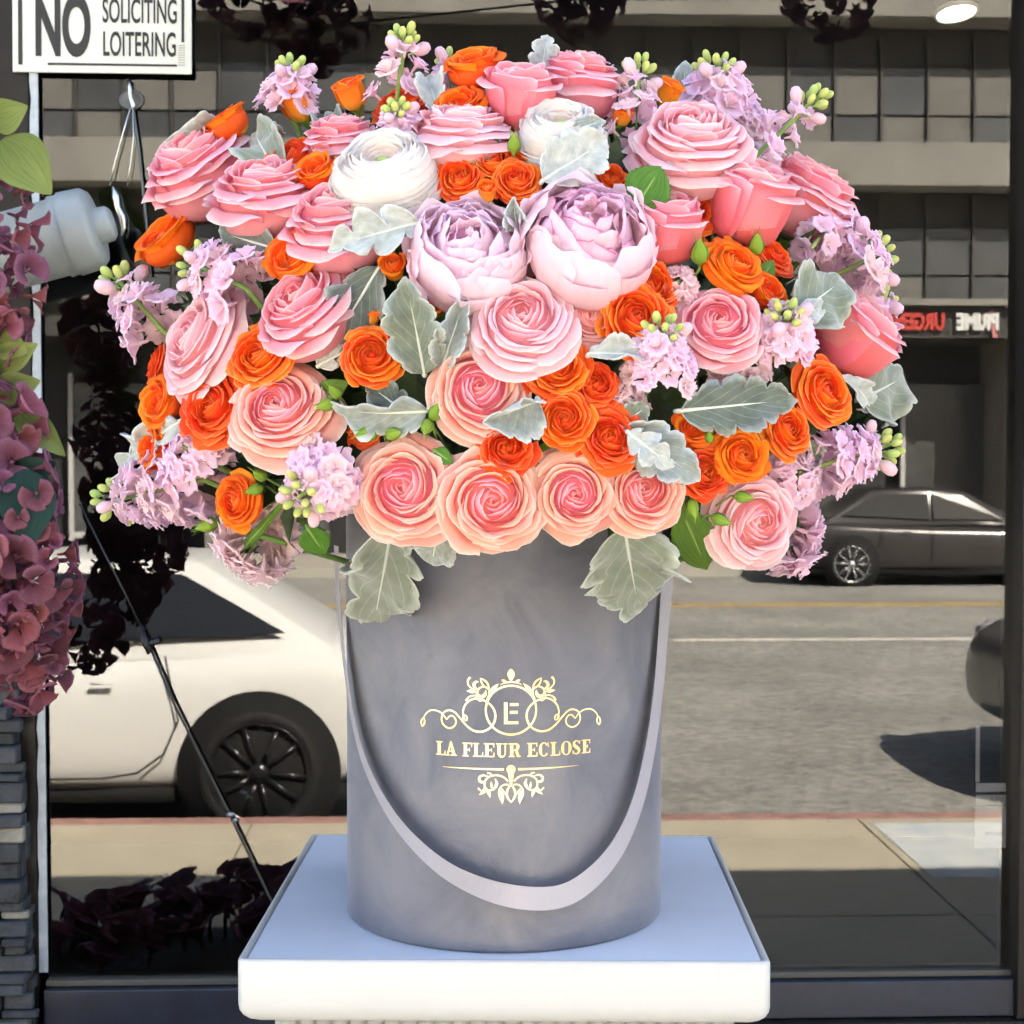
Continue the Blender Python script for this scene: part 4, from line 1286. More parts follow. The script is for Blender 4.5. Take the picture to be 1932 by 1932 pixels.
KINDS['ranunculus1'] = ranunculus(6)

# peony: big cupped guard petals round a heap of ruffled ones
def peony(seed, mg, mi):
    q = random.Random(seed)
    parts = []
    for i in range(7):
        ang = 2 * math.pi * i / 7 + q.uniform(-.2, .2)
        hi = q.uniform(1.15, 1.45)
        ar = petal([(.12, 0), (.62, .10), (.95, .42), (1.02, .80), (.92, hi * .85), (.78, hi)], .62, ang, k=.20, p=2.2, swirl=.07, rip=.05, rk=2, base=.5, nu=12, nv=12, r_=q, notch=.06)
        parts.append(('petal', pmesh(ar, mg)))
    for i in range(5):
        ang = 2 * math.pi * (i + .5) / 5 + q.uniform(-.2, .2)
        ar = petal([(.12, 0), (.66, .06), (1.02, .34), (1.08, .66), (1.06, .90), (1.10, 1.02)], .60, ang, k=.22, p=2.2, swirl=.05, rip=.06, rk=2, base=.5, nu=12, nv=12, r_=q)
        parts.append(('petal', pmesh(ar, mg)))
    for i in range(26):
        f = math.sqrt((i + .5) / 26)
        ang = i * 2.39996
        a = .82 * f
        t = 1.52 - .34 * f * f + q.uniform(-.10, .10)
        prof = [(.06 + .1 * f, .1), (a * .7 + .05, .45), (a * 1.0 + .05, .85), (a + .02, t * .85), (a * .9 + q.uniform(-.12, .06), t)]
        ar = petal(prof, q.uniform(.55, .95) / max(.5, f), ang, k=.25, p=1.8, swirl=q.uniform(-.2, .2), rip=.05, rk=q.uniform(1.5, 3.5), base=.5, nu=10, nv=9, r_=q, notch=q.choice((0, .1, .16)), flat=q.uniform(-.1, .12))
        parts.append(('petal', pmesh(ar, mi if q.random() < .8 else mg)))
    parts.append(('heart', MB().lathe([(0, 1.12), (.25, 1.14), (.5, 1.06), (.68, .92), (.78, .70), (.70, .35), (.3, .08), (0, .05)], 28).mesh('heart', mi)))
    parts.append(('calyx', calyx_mesh(.24, .4, m_rbud)))
    return parts
KINDS['peony0'] = peony(3, m_peony2, m_peony)
KINDS['peony1'] = peony(9, m_peony2, m_peony3)

# florets of the stock, buds, rosebuds
def floret(seed, m, n, size=1.0, cup=.3, rip=.10):
    q = random.Random(seed)
    mb = MB()
    for i in range(n):
        ring = 0 if i < 5 else 1
        ang = i * 2 * math.pi / 5 + (.6 if ring else 0) + q.uniform(-.25, .25)
        up = cup + .45 * ring + q.uniform(-.12, .22)
        L = (1.0 if not ring else .62) * q.uniform(.85, 1.1)
        prof = [(.05, 0), (.30 * L, .16 + .10 * up), (.62 * L, .26 + .42 * up), (.88 * L, .26 + .62 * up), (1.0 * L, .16 + .62 * up)]
        mb.add(*petal(prof, .72, ang, k=.20, p=2.2, swirl=.03, rip=rip, rk=3, base=.25, nu=7, nv=7, r_=q, notch=.07))
    mb.lathe([(.02, -.5), (.09, -.35), (.12, -.02), (.10, .12), (.0, .16)], 8)
    return mb.mesh('floret', m)
FLO = [floret(i, m_stock, (5, 8, 9, 7)[i % 4], cup=(.25, .4, .3, .55)[i % 4]) for i in range(5)] + [floret(20 + i, m_stock2, (8, 6, 9)[i], cup=.4) for i in range(3)]
BUD = MB().lathe([(0, -.7), (.08, -.65), (.10, -.2), (.30, 0), (.42, .35), (.38, .75), (.22, 1.02), (.0, 1.1)], 10).mesh('bud', m_bud)
PBUD = MB().lathe([(0, -.7), (.08, -.65), (.10, -.2), (.34, 0), (.50, .40), (.48, .85), (.30, 1.18), (.0, 1.26)], 10).mesh('bud', m_pbud)
RBUD = MB().lathe([(.0, -.15), (.20, -.12), (.40, .10), (.50, .45), (.46, .80), (.30, 1.15), (.12, 1.45), (.0, 1.6)], 14).mesh('bud', m_rbud)
def sepal_mesh(i):
    mb = MB().add(*petal([(.30, .0), (.52, .35), (.46, .85), (.28, 1.35), (.24 + .12 * i, 1.95)], .5, 0, k=.0, base=1, nu=4, nv=8, swirl=0, rip=0))
    n = 5 * 9
    for qv in range(n):
        row = qv // 5
        cen = Vector(mb.v[row * 5 + 2]); f = max(.06, 1 - (row / 8) ** 1.3)
        mb.v[qv] = tuple(cen + (Vector(mb.v[qv]) - cen) * f + Vector((.02, 0, 0)))
    return mb.mesh('sepal', m_rbud)
SEP = [sepal_mesh(i) for i in range(3)]

# dusty miller blade
def dusty(seed, m, deep=.25, lobes=5, curl=.25, fold=.15, width=.36, wave=.08):
    q = random.Random(seed)
    ns, ntt = 60, 14
    ph = q.uniform(0, 6.28)
    twist, hook = q.choice((-1, 1)) * q.uniform(.35, .9), q.uniform(.0, .35)
    vs, uvs, fs = [], [], []
    for j in range(ns + 1):
        s = j / ns
        env = max(0.0, math.sin(math.pi * min(1, (s * .98 + .02) ** .72))) ** .75
        for i in range(ntt + 1):
            t = -1 + 2 * i / ntt
            side_ph = .0 if t > 0 else .5
            lob = 1 - (1.25 if deep < .35 else 1.7) * deep * (1 - abs(math.sin(math.pi * (s * lobes + side_ph))) ** .55) * abs(t) ** 1.5
            lob *= 1 - .07 * (1 - abs(math.sin(math.pi * (s * lobes * 3 + side_ph))) ** .6) * abs(t)
            wd = max(.012, width * env * lob) if s > .0 else .012
            x = t * wd
            y = s + (.06 + deep * .8) * abs(t) * wd * (1 if s < .9 else (1 - s) * 10)
            z = fold * abs(t) ** 1.4 * wd * 2 - curl * s * s + wave * math.sin(2 * math.pi * s * 2.2 + ph + t * 2) * abs(t) * env
            z += .35 * wd * abs(t) ** 4 * math.sin(2 * math.pi * s * 1.3 + ph * 2 + (1.5 if t > 0 else 0)) - hook * max(0, s - .6) ** 2 * 2
            ta = twist * (s - .3)
            x, z = x * math.cos(ta) - z * math.sin(ta) * .5, z + x * math.sin(ta)
            vs.append((x, y, z)); uvs.append((i / ntt, s))
    for j in range(ns):
        for i in range(ntt):
            o = j * (ntt + 1) + i
            fs.append((o, o + 1, o + ntt + 2, o + ntt + 1))
    return vs, fs, uvs

def smooth_leaf(seed, width=.36, curl=.2, fold=.2, serr=.03):
    q = random.Random(seed)
    ns, ntt = 36, 8
    vs, uvs, fs = [], [], []
    for j in range(ns + 1):
        s = j / ns
        env = math.sin(math.pi * min(1, (s * .99 + .005)) ** .8) ** .85
        for i in range(ntt + 1):
            t = -1 + 2 * i / ntt
            wd = max(.006, width * env) * (1 + (serr * ((j % 3) - 1)) * (abs(t) > .9))
            z = fold * abs(t) * wd - curl * s * s + .012 * math.sin(14 * s - 3 * abs(t)) * abs(t)
            vs.append((t * wd, s, z)); uvs.append((i / ntt, s))
    for j in range(ns):
        for i in range(ntt):
            o = j * (ntt + 1) + i
            fs.append((o, o + 1, o + ntt + 2, o + ntt + 1))
    return vs, fs, uvs

# ================================================================== the bouquet
BC = Vector((-.004, -.06, 1.915))         # centre of the dome
AX_, AY_, AUP, ADN = .365, .30, .375, .20
STEM0 = Vector((BX, BY, 1.74))

def dome_hit(u, v, k=1.0):
    d = ray(u, v)
    best = None
    for az in (AUP, ADN):
        o = Vector(((CAM.x - BC.x) / AX_, (CAM.y - BC.y) / AY_, (CAM.z - BC.z) / az)) / k
        e = Vector((d.x / AX_, d.y / AY_, d.z / az)) / k
        A_, B_, C_ = e.dot(e), o.dot(e), o.dot(o) - 1
        D_ = B_ * B_ - A_ * C_
        t = (-B_ - math.sqrt(D_)) / A_ if D_ > 0 else -B_ / A_
        p = CAM + d * t
        if (az == AUP) == (p.z >= BC.z):
            best = p
            break
    return best if best is not None else p

def dome_normal(p):
    az = AUP if p.z >= BC.z else ADN
    q = p - BC
    return Vector((q.x / AX_ ** 2, q.y / AY_ ** 2, q.z / az ** 2)).normalized()

def facing(p, c=0.0):
    f = dome_normal(p) * .5 + (p - STEM0).normalized() * .5
    return (f + (CAM - p).normalized() * c).normalized()

def size_at(px, p):
    return px * (p.y - CAM.y) / FU

frng = random.Random(21)
def flower(name, kind, u, v, dia, label, cat='rose', k=1.0, c=0.0, group=None, f=None, hgt=.62, spin=None, tall=1.0):
    p = dome_hit(u, v, k)
    fc = Vector(f).normalized() if f else (facing(p, c) + Vector((frng.uniform(-.16, .16), frng.uniform(-.08, .08), frng.uniform(-.14, .14)))).normalized()
    rad = size_at(dia, p) / 2 / 1.08
    q = fc.to_track_quat('Z', 'Y') @ Quaternion((0, 0, 1), frng.uniform(0, 6.28) if spin is None else spin)
    t = tag(empty(name, p - fc * rad * hgt, q, rad), label, cat, group)
    t.scale = (rad * frng.uniform(.94, 1.07), rad * frng.uniform(.94, 1.07), rad * tall * frng.uniform(.94, 1.10))
    for nm, me in KINDS[kind]:
        link(nm, me, t)
    return t

PR = [  # kind, u, v, diameter, k, c, label
 ('pink0', 382, 335, 182, .98, .40, 'pink rose above the grey leaf, beside the big pale leaf and orange bud'),
 ('pink1', 505, 388, 176, 1.0, .22, 'pink rose seen from its side above the lilac stock and dark felted leaf'),
 ('pink2', 645, 440, 194, .97, .2, 'large pink rose tucked under the white ranunculus and white cut leaf'),
 ('pink3', 645, 275, 130, .96, -.05, 'small pink rose between the vermilion rose and the large white ranunculus'),
 ('blush0', 868, 268, 178, .97, -.08, 'frilled pink rose behind the cluster of four orange spray roses'),
 ('cup0', 978, 195, 135, .99, .10, 'cup shaped pink rose behind the smaller white ranunculus'),
 ('pink0', 1085, 172, 160, .96, .0, 'lilac pink rose on the top rim beside the upright silver leaf'),
 ('blush1', 1303, 290, 204, 1.02, .12, 'largest wide open pink rose above the serrated green leaf'),
 ('cup1', 1408, 398, 160, 1.02, -.05, 'half open coral pink rose below the largest pink rose'),
 ('pink3', 1515, 385, 184, .97, .12, 'coral pink rose with frilled rim above the round grey leaf'),
 ('cup0', 1252, 445, 130, .97, .10, 'coral pink rose pressed against the peony with magenta edges'),
 ('blush1', 385, 650, 196, 1.0, .2, 'pale pink rose turned sideways beside the orange spray roses'),
 ('pink1', 585, 600, 174, .98, .15, 'pink rose partly under the dark lobed felted leaf'),
 ('peach0', 532, 778, 190, 1.02, .15, 'pink rose with a dropped pale outer petal above the round lilac stock'),
 ('blush0', 985, 612, 195, 1.04, .35, 'pale pink rose in full bloom directly under the two peonies'),
 ('peach1', 905, 738, 178, 1.02, .5, 'salmon pink swirled rose behind the curled silver leaf'),
 ('mauve0', 1108, 605, 112, .98, .4, 'small dusky rose squeezed between a pale pink and an orange rose'),
 ('pink2', 1352, 625, 165, 1.0, .30, 'pink rose with deep centre beside the stock and the dark grey leaf'),
 ('cup1', 1602, 645, 160, .98, -.05, 'closed pink rosebud cup beside the fan shaped pale leaf'),
 ('peach2', 768, 922, 188, 1.03, .7, 'peach rose on the box rim beside the round lilac stock'),
 ('peach3', 925, 942, 186, 1.05, .7, 'peach rose at the middle of the box rim under the vermilion rose'),
 ('peach0', 1083, 930, 160, 1.03, .7, 'peach rose on the box rim above the big hanging grey leaf'),
 ('peach1', 1208, 925, 158, 1.02, .6, 'peach rose on the box rim under the silver white leaf'),
 ('blush0', 1415, 980, 178, .99, .30, 'light pink rose beside three green rosebuds and the large green leaf'),
 ('mauve1', 1222, 402, 80, .96, .2, 'small dusky rose behind the serrated green leaf'),
]
PF = {0: (-.42, -.50, .75), 1: (-.08, -.38, .92), 2: (-.15, -.48, .86), 3: (-.1, -.30, .95), 4: (0, -.28, .96), 5: (.05, -.40, .91), 6: (.1, -.20, .97), 7: (.02, -.58, .81), 8: (.25, -.34, .90), 9: (.45, -.22, .86),
      10: (.1, -.48, .87), 11: (-.72, -.58, .38), 12: (-.48, -.58, .66), 13: (-.25, -.82, .5), 14: (0, -.84, .53), 15: (0, -.96, .22), 17: (.02, -.86, .5), 18: (.60, -.34, .72), 23: (.36, -.92, -.08)}
for i, (kd, u, v, d, k, c, lab) in enumerate(PR):
    flower('pink_rose', kd, u, v, d * (1.16 if i in PF and PF[i][2] > .6 else 1.10), lab, 'rose', k, c, f=PF.get(i), tall=1.32 if i in PF and PF[i][2] > .6 else 1.0, hgt=.80 if i in PF and PF[i][2] > .6 else .62)

OR_ = [
 ('scup0', 895, 138, 98, 1.02, .0, 'orange rose cup standing highest above the pink roses'),
 ('sbud0', 665, 182, 86, 1.0, .1, 'tall orange rosebud above the ranunculus and pink rose'),
 ('sbud1', 568, 205, 92, 1.0, .1, 'orange rosebud with green sepals beside the lilac stock'),
 ('scup1', 432, 242, 92, .99, .1, 'orange rose between the big pale leaf and the grey felted leaf'),
 ('verm0', 760, 192, 118, .94, .1, 'flat orange rose behind the stock buds'),
 ('scup0', 874, 212, 84, .98, .15, 'orange rose cup with green sepals beside the cup shaped pink rose'),
 ('verm1', 545, 300, 122, .98, .25, 'vermilion rose between the grey felted leaf and the white ranunculus'),
 ('scup1', 602, 332, 74, 1.0, .2, 'orange rose with a green sepal against the white ranunculus'),
 ('spray0', 866, 338, 92, 1.0, .35, 'orange spray rose touching the large white ranunculus'),
 ('spray1', 930, 308, 98, .99, .25, 'orange spray rose at the back of the cluster above the peonies'),
 ('spray2', 974, 342, 92, 1.02, .4, 'orange spray rose under the smaller white ranunculus'),
 ('sbud0', 921, 365, 52, 1.05, .3, 'small orange and yellow bud in front of the spray rose cluster'),
 ('scup0', 990, 294, 60, .97, .1, 'little orange rose behind the green rosebud and white ranunculus'),
 ('spray3', 1152, 338, 72, .97, .2, 'orange spray rose under the cream white leaf'),
 ('sbud1', 1258, 182, 70, 1.0, .1, 'red orange bud on the top rim between the stock stems'),
 ('verm0', 1294, 392, 118, .97, .25, 'orange rose beside the serrated green leaf and the coral rose'),
 ('sbud0', 1172, 222, 52, .98, .0, 'olive orange bud beside the smaller white ranunculus'),
 ('scup1', 322, 458, 112, 1.0, .25, 'orange rose with large open petals under the outer pink rose'),
 ('scup0', 560, 492, 100, 1.0, .3, 'orange rose with drooping petal beside the lilac stock'),
 ('sbud1', 742, 508, 66, .98, .3, 'orange bud with sepals under the white cut leaf'),
 ('star0', 688, 592, 78, .98, .3, 'star shaped open orange flower over the dark lobed leaf'),
 ('sbud0', 818, 580, 64, .98, .3, 'orange bud beside the tall curled grey leaf'),
 ('spray0', 700, 670, 116, 1.03, .6, 'orange spray rose below the star shaped orange flower'),
 ('spray1', 490, 670, 124, 1.03, .3, 'orange spray rose between two pale pink roses'),
 ('verm1', 292, 690, 84, .97, .0, 'vermilion rose at the outer edge below the loose stock florets'),
 ('scup1', 312, 762, 88, 1.0, .2, 'orange rose beside the large ruffled vermilion rose'),
 ('verm0', 400, 768, 138, 1.02, .3, 'large ruffled vermilion rose under the sideways pale pink rose'),
 ('scup0', 305, 850, 84, 1.0, .2, 'orange rose next to the white cut leaf at the outer edge'),
 ('amber0', 447, 945, 104, 1.04, .4, 'amber orange rose in the low stock, with a green bud'),
 ('spray2', 1048, 692, 126, 1.04, .5, 'orange spray rose at the top of the cluster beside the swirled rose'),
 ('verm1', 1122, 726, 92, 1.02, .45, 'small orange rose tucked behind the largest orange spray rose'),
 ('spray3', 1065, 790, 102, 1.05, .5, 'orange spray rose with pink centre beside the curled silver leaf'),
 ('verm0', 1150, 826, 112, 1.05, .6, 'vermilion rose above the peach roses beside the white leaf'),
 ('verm1', 955, 846, 106, 1.06, .6, 'vermilion rose cup under the curled silver leaf'),
 ('spray0', 1200, 602, 138, 1.04, .45, 'large orange spray rose between dusky rose and stock florets'),
 ('spray1', 1226, 540, 112, .98, .2, 'orange rose under the peony with magenta edges'),
 ('amber1', 1385, 498, 116, 1.04, .30, 'amber rose between two long green rosebuds'),
 ('verm0', 1456, 480, 84, .97, .2, 'red orange rose behind the amber rose and green bud'),
 ('scup1', 1440, 558, 68, .98, .2, 'small orange rose above the stock beside the round grey leaf'),
 ('spray2', 1556, 738, 122, 1.01, .2, 'orange spray rose under the closed pink rosebud cup'),
 ('scup0', 1302, 808, 68, 1.0, .3, 'small red orange rose below the long dark grey leaf'),
 ('amber0', 1400, 858, 100, 1.04, .4, 'amber rose with one raised petal beside the dark grey leaf tip'),
 ('spray3', 1485, 808, 106, 1.0, .25, 'orange rose at the tip of the dark grey leaf'),
 ('verm1', 1328, 892, 106, 1.01, .4, 'vermilion rose beside the silver white leaf and green buds'),
 ('spray1', 1520, 688, 80, .95, .0, 'orange rose hidden behind the stock and the closed pink rosebud'),
 ('verm0', 688, 812, 62, .96, .3, 'vermilion rose half hidden under the lime green buds'),
]
for i, (kd, u, v, d, k, c, lab) in enumerate(OR_):
    flower('spray_rose', kd, u, v, d * 1.11, lab, 'rose', k, c)

flower('peony', 'peony0', 880, 478, 232, 'lilac pink ruffled peony beside the tall curled grey leaf', 'peony', 1.03, .12, hgt=.80)
flower('peony', 'peony1', 1108, 452, 250, 'pale pink peony with magenta edged petals beside the serrated green leaf', 'peony', 1.04, .12, hgt=.80)
flower('ranunculus', 'ranunculus0', 725, 325, 232, 'large white ranunculus with green eye above the pink roses', 'ranunculus', 1.03, -.05, f=(-.08, -.70, .72), hgt=.5)
flower('ranunculus', 'ranunculus1', 1058, 252, 190, 'smaller white ranunculus with green eye behind the cream white leaf', 'ranunculus', 1.0, -.05, f=(-.02, -.60, .80), hgt=.5)

# --- stock stems
def stock(u0, v0, u1, v1, label, nf, spread, nb=9, k0=1.0, k1=1.1, fl=46, pale=False, seed=0, npb=3, end=.72):
    q = random.Random(seed)
    a, b_ = dome_hit(u0, v0, k0), dome_hit(u1, v1, k1)
    ax = b_ - a
    L = ax.length
    z = ax.normalized()
    t = tag(empty('stock_stem', a), label, 'stock', None)
    inv = Matrix.Translation(-a)
    def put(nm, me, p, d, s):
        o = link(nm, me, t)
        o.rotation_mode = 'QUATERNION'
        o.location = p - a
        o.rotation_quaternion = d.to_track_quat('Z', 'Y') @ Quaternion((0, 0, 1), q.uniform(0, 6.28))
        o.scale = (s,) * 3
    x = z.orthogonal().normalized(); y = z.cross(x)
    root = a + (STEM0 - a) * .35
    st = link('stem', MB().tube([root - a, (root - a) * .4, Vector((0, 0, 0)), ax * .5, ax * .97], [.0028, .0028, .0026, .0024, .0016], 8).mesh('stem', m_stem), t)
    sp = size_at(spread, a) * 1.12
    sz = size_at(fl, a) / 2 * 1.3
    nf = int(nf * 1.7)
    nb = nb + 4 if nb else 0
    pool = FLO[5:] if pale else FLO[:5] + FLO[5:6]
    for i in range(nf):
        f = i / max(1, nf - 1)
        w = i * 2.39996
        r = (x * math.cos(w) + y * math.sin(w))
        tt = f * end
        rr = sp * (1 - .45 * f) * q.uniform(.65, 1.1)
        d = (r * (1.0 - .35 * f) + z * (.35 + .5 * f) + dome_normal(a) * .35).normalized()
        put('floret', q.choice(pool), a + ax * tt + r * rr * .68 + z * q.uniform(-.1, .1) * sp, d, sz * q.uniform(.85, 1.12) * (1 - .22 * f))
    for i in range(nb):
        f = i / max(1, nb - 1)
        w = i * 2.39996 + 1
        r = (x * math.cos(w) + y * math.sin(w))
        tt = end + (1.0 - end) * f
        rr = sp * .42 * (1 - .55 * f)
        d = (r * (1.1 - .7 * f) + z * (.5 + .6 * f)).normalized()
        me = PBUD if i < npb else BUD
        put('bud', me, a + ax * tt + r * rr, d, sz * (.82 if i < npb else .62) * q.uniform(.85, 1.15))
ST_ = [
 (748, 195, 765, 62, 'tall stock spike with lime buds above the orange rose, behind the ranunculus', 5, 55, 9, .96, 1.10, 44, False),
 (545, 205, 552, 118, 'compact lilac stock head above the orange rosebud with sepals', 10, 55, 5, .93, 1.0, 42, False),
 (752, 270, 748, 200, 'short stock with lime buds against the large ranunculus', 7, 45, 8, .97, 1.06, 40, False),
 (1200, 262, 1204, 118, 'stock spike with green bud crown beside the red orange bud', 9, 62, 10, .97, 1.06, 42, False),
 (1345, 215, 1352, 112, 'lilac stock with pink tipped buds behind the largest pink rose', 16, 80, 8, .94, 1.04, 46, False),
 (1420, 300, 1548, 178, 'long bare green stock stem leaning out with round buds', 5, 46, 11, 1.0, 1.10, 46, False),
 (1400, 245, 1420, 205, 'lilac stock florets between the largest rose and the bare stem', 10, 62, 0, .96, 1.0, 46, False),
 (305, 622, 215, 520, 'loose lilac stock with green buds at the outer edge beside the pale pink rose', 10, 72, 8, .98, 1.06, 50, False),
 (465, 545, 352, 490, 'dense lilac stock head under the dark felted leaf', 20, 86, 6, 1.02, 1.10, 46, False),
 (1575, 520, 1660, 478, 'lilac stock with cream buds behind the round grey leaf', 18, 102, 12, .98, 1.08, 48, False),
 (1640, 590, 1672, 560, 'small stock florets beside the closed pink rosebud cup', 5, 40, 2, .97, 1.0, 42, False),
 (1475, 660, 1484, 585, 'lilac stock with upright green buds beside the deep centred pink rose', 15, 66, 8, 1.02, 1.10, 44, False),
 (1240, 708, 1256, 608, 'lilac stock falling below its cream buds beside the white rolled leaf', 17, 72, 8, 1.02, 1.12, 44, False),
 (385, 905, 195, 950, 'long low lilac stock pointing outward with lime buds', 26, 92, 10, 1.0, 1.10, 50, False),
 (625, 898, 560, 940, 'round lilac stock head with yellow green eye beside the peach rose', 26, 90, 9, 1.02, 1.16, 46, False),
 (1545, 880, 1682, 838, 'lilac stock pointing outward with a crown of lime buds', 18, 72, 13, 1.0, 1.08, 46, False),
 (490, 1010, 470, 1045, 'pale pink crumpled stock hanging beneath the amber rose', 22, 96, 0, .98, 1.0, 52, True),
 (1478, 1000, 1490, 1040, 'lilac stock petals behind the light pink rose', 18, 80, 0, .95, .97, 60, False),
 (370, 858, 345, 842, 'lilac stock florets beneath the ruffled vermilion rose', 12, 74, 0, .99, 1.03, 48, False),
 (1500, 900, 1512, 890, 'lilac stock florets beneath the orange rose at the leaf tip', 8, 50, 0, .97, 1.0, 46, False),
 (800, 255, 812, 235, 'lilac stock florets between the large ranunculus and the frilled rose', 5, 38, 0, .95, .98, 40, False),
 (1395, 700, 1400, 690, 'dusky stock florets above the dark grey leaf', 8, 60, 0, .97, 1.0, 42, True),
 (1175, 760, 1185, 750, 'dusky stock florets behind the vermilion roses', 7, 46, 0, .97, 1.0, 42, True),
 (1275, 545, 1280, 530, 'dusky stock florets between the peony and the amber rose', 6, 40, 0, .95, 1.0, 42, True),
 (855, 178, 842, 105, 'lilac stock behind the folded cream leaf on the top rim', 6, 30, 3, .93, 1.0, 42, False),
 (1560, 430, 1530, 470, 'lilac stock florets under the frilled coral rose', 9, 56, 0, .95, 1.0, 46, False),
]
for i, a_ in enumerate(ST_):
    stock(*a_, seed=50 + i)

# --- dusty miller leaves
def leaf(u0, v0, u1, v1, wpx, m, label, k0=1.0, k1=1.06, roll=0.0, deep=.25, lobes=4, curl=.22, fold=.15, wave=.08, seed=0, name='dusty_miller_leaf', kind='dusty', cat='leaf'):
    a, b_ = dome_hit(u0, v0, k0), dome_hit(u1, v1, k1)
    y = (b_ - a); L = y.length; y.normalize()
    nrm = (dome_normal((a + b_) / 2) * .5 + (CAM - a).normalized() * .6)
    nrm = Quaternion(y, roll) @ nrm
    x = y.cross(nrm).normalized(); z = x.cross(y)
    w = size_at(wpx, a) / 2 / L
    ar = dusty(seed, m, deep, lobes, curl, fold, w * 1.15, wave) if kind == 'dusty' else smooth_leaf(seed, w, curl, fold)
    M_ = Matrix((x, y, z)).transposed().to_4x4()
    t = empty(name, a, M_.to_quaternion(), L)
    tag(t, label, cat)
    me = MB().add(*ar).mesh('blade', m)
    o = link('blade', me, t)
    so = o.modifiers.new('thick', 'SOLIDIFY'); so.thickness = .0011 / L
    so.offset = 0
    # midrib and stalk follow the blade
    nt_ = 15 if kind == 'dusty' else 9
    ce = nt_ // 2
    rowsn = len(ar[0]) // nt_
    mid = [Vector(ar[0][r_ * nt_ + ce]) - Vector((0, 0, .0012 / L)) * 0 for r_ in range(0, int(rowsn * .86), 4)]
    pts = [Vector((0, -.03, -.07)), Vector((0, -.015, -.02))] + mid
    rr = [.0022 / L] * 2 + [.0019 / L * (1 - .8 * i / len(mid)) for i in range(len(mid))]
    link('midrib', MB().tube(pts, rr, 6).mesh('midrib', m_rib_w if kind == 'dusty' else m_stem), t)
    return t
m_rib_w = mat('felted_midrib', (.56, .60, .54), .9)
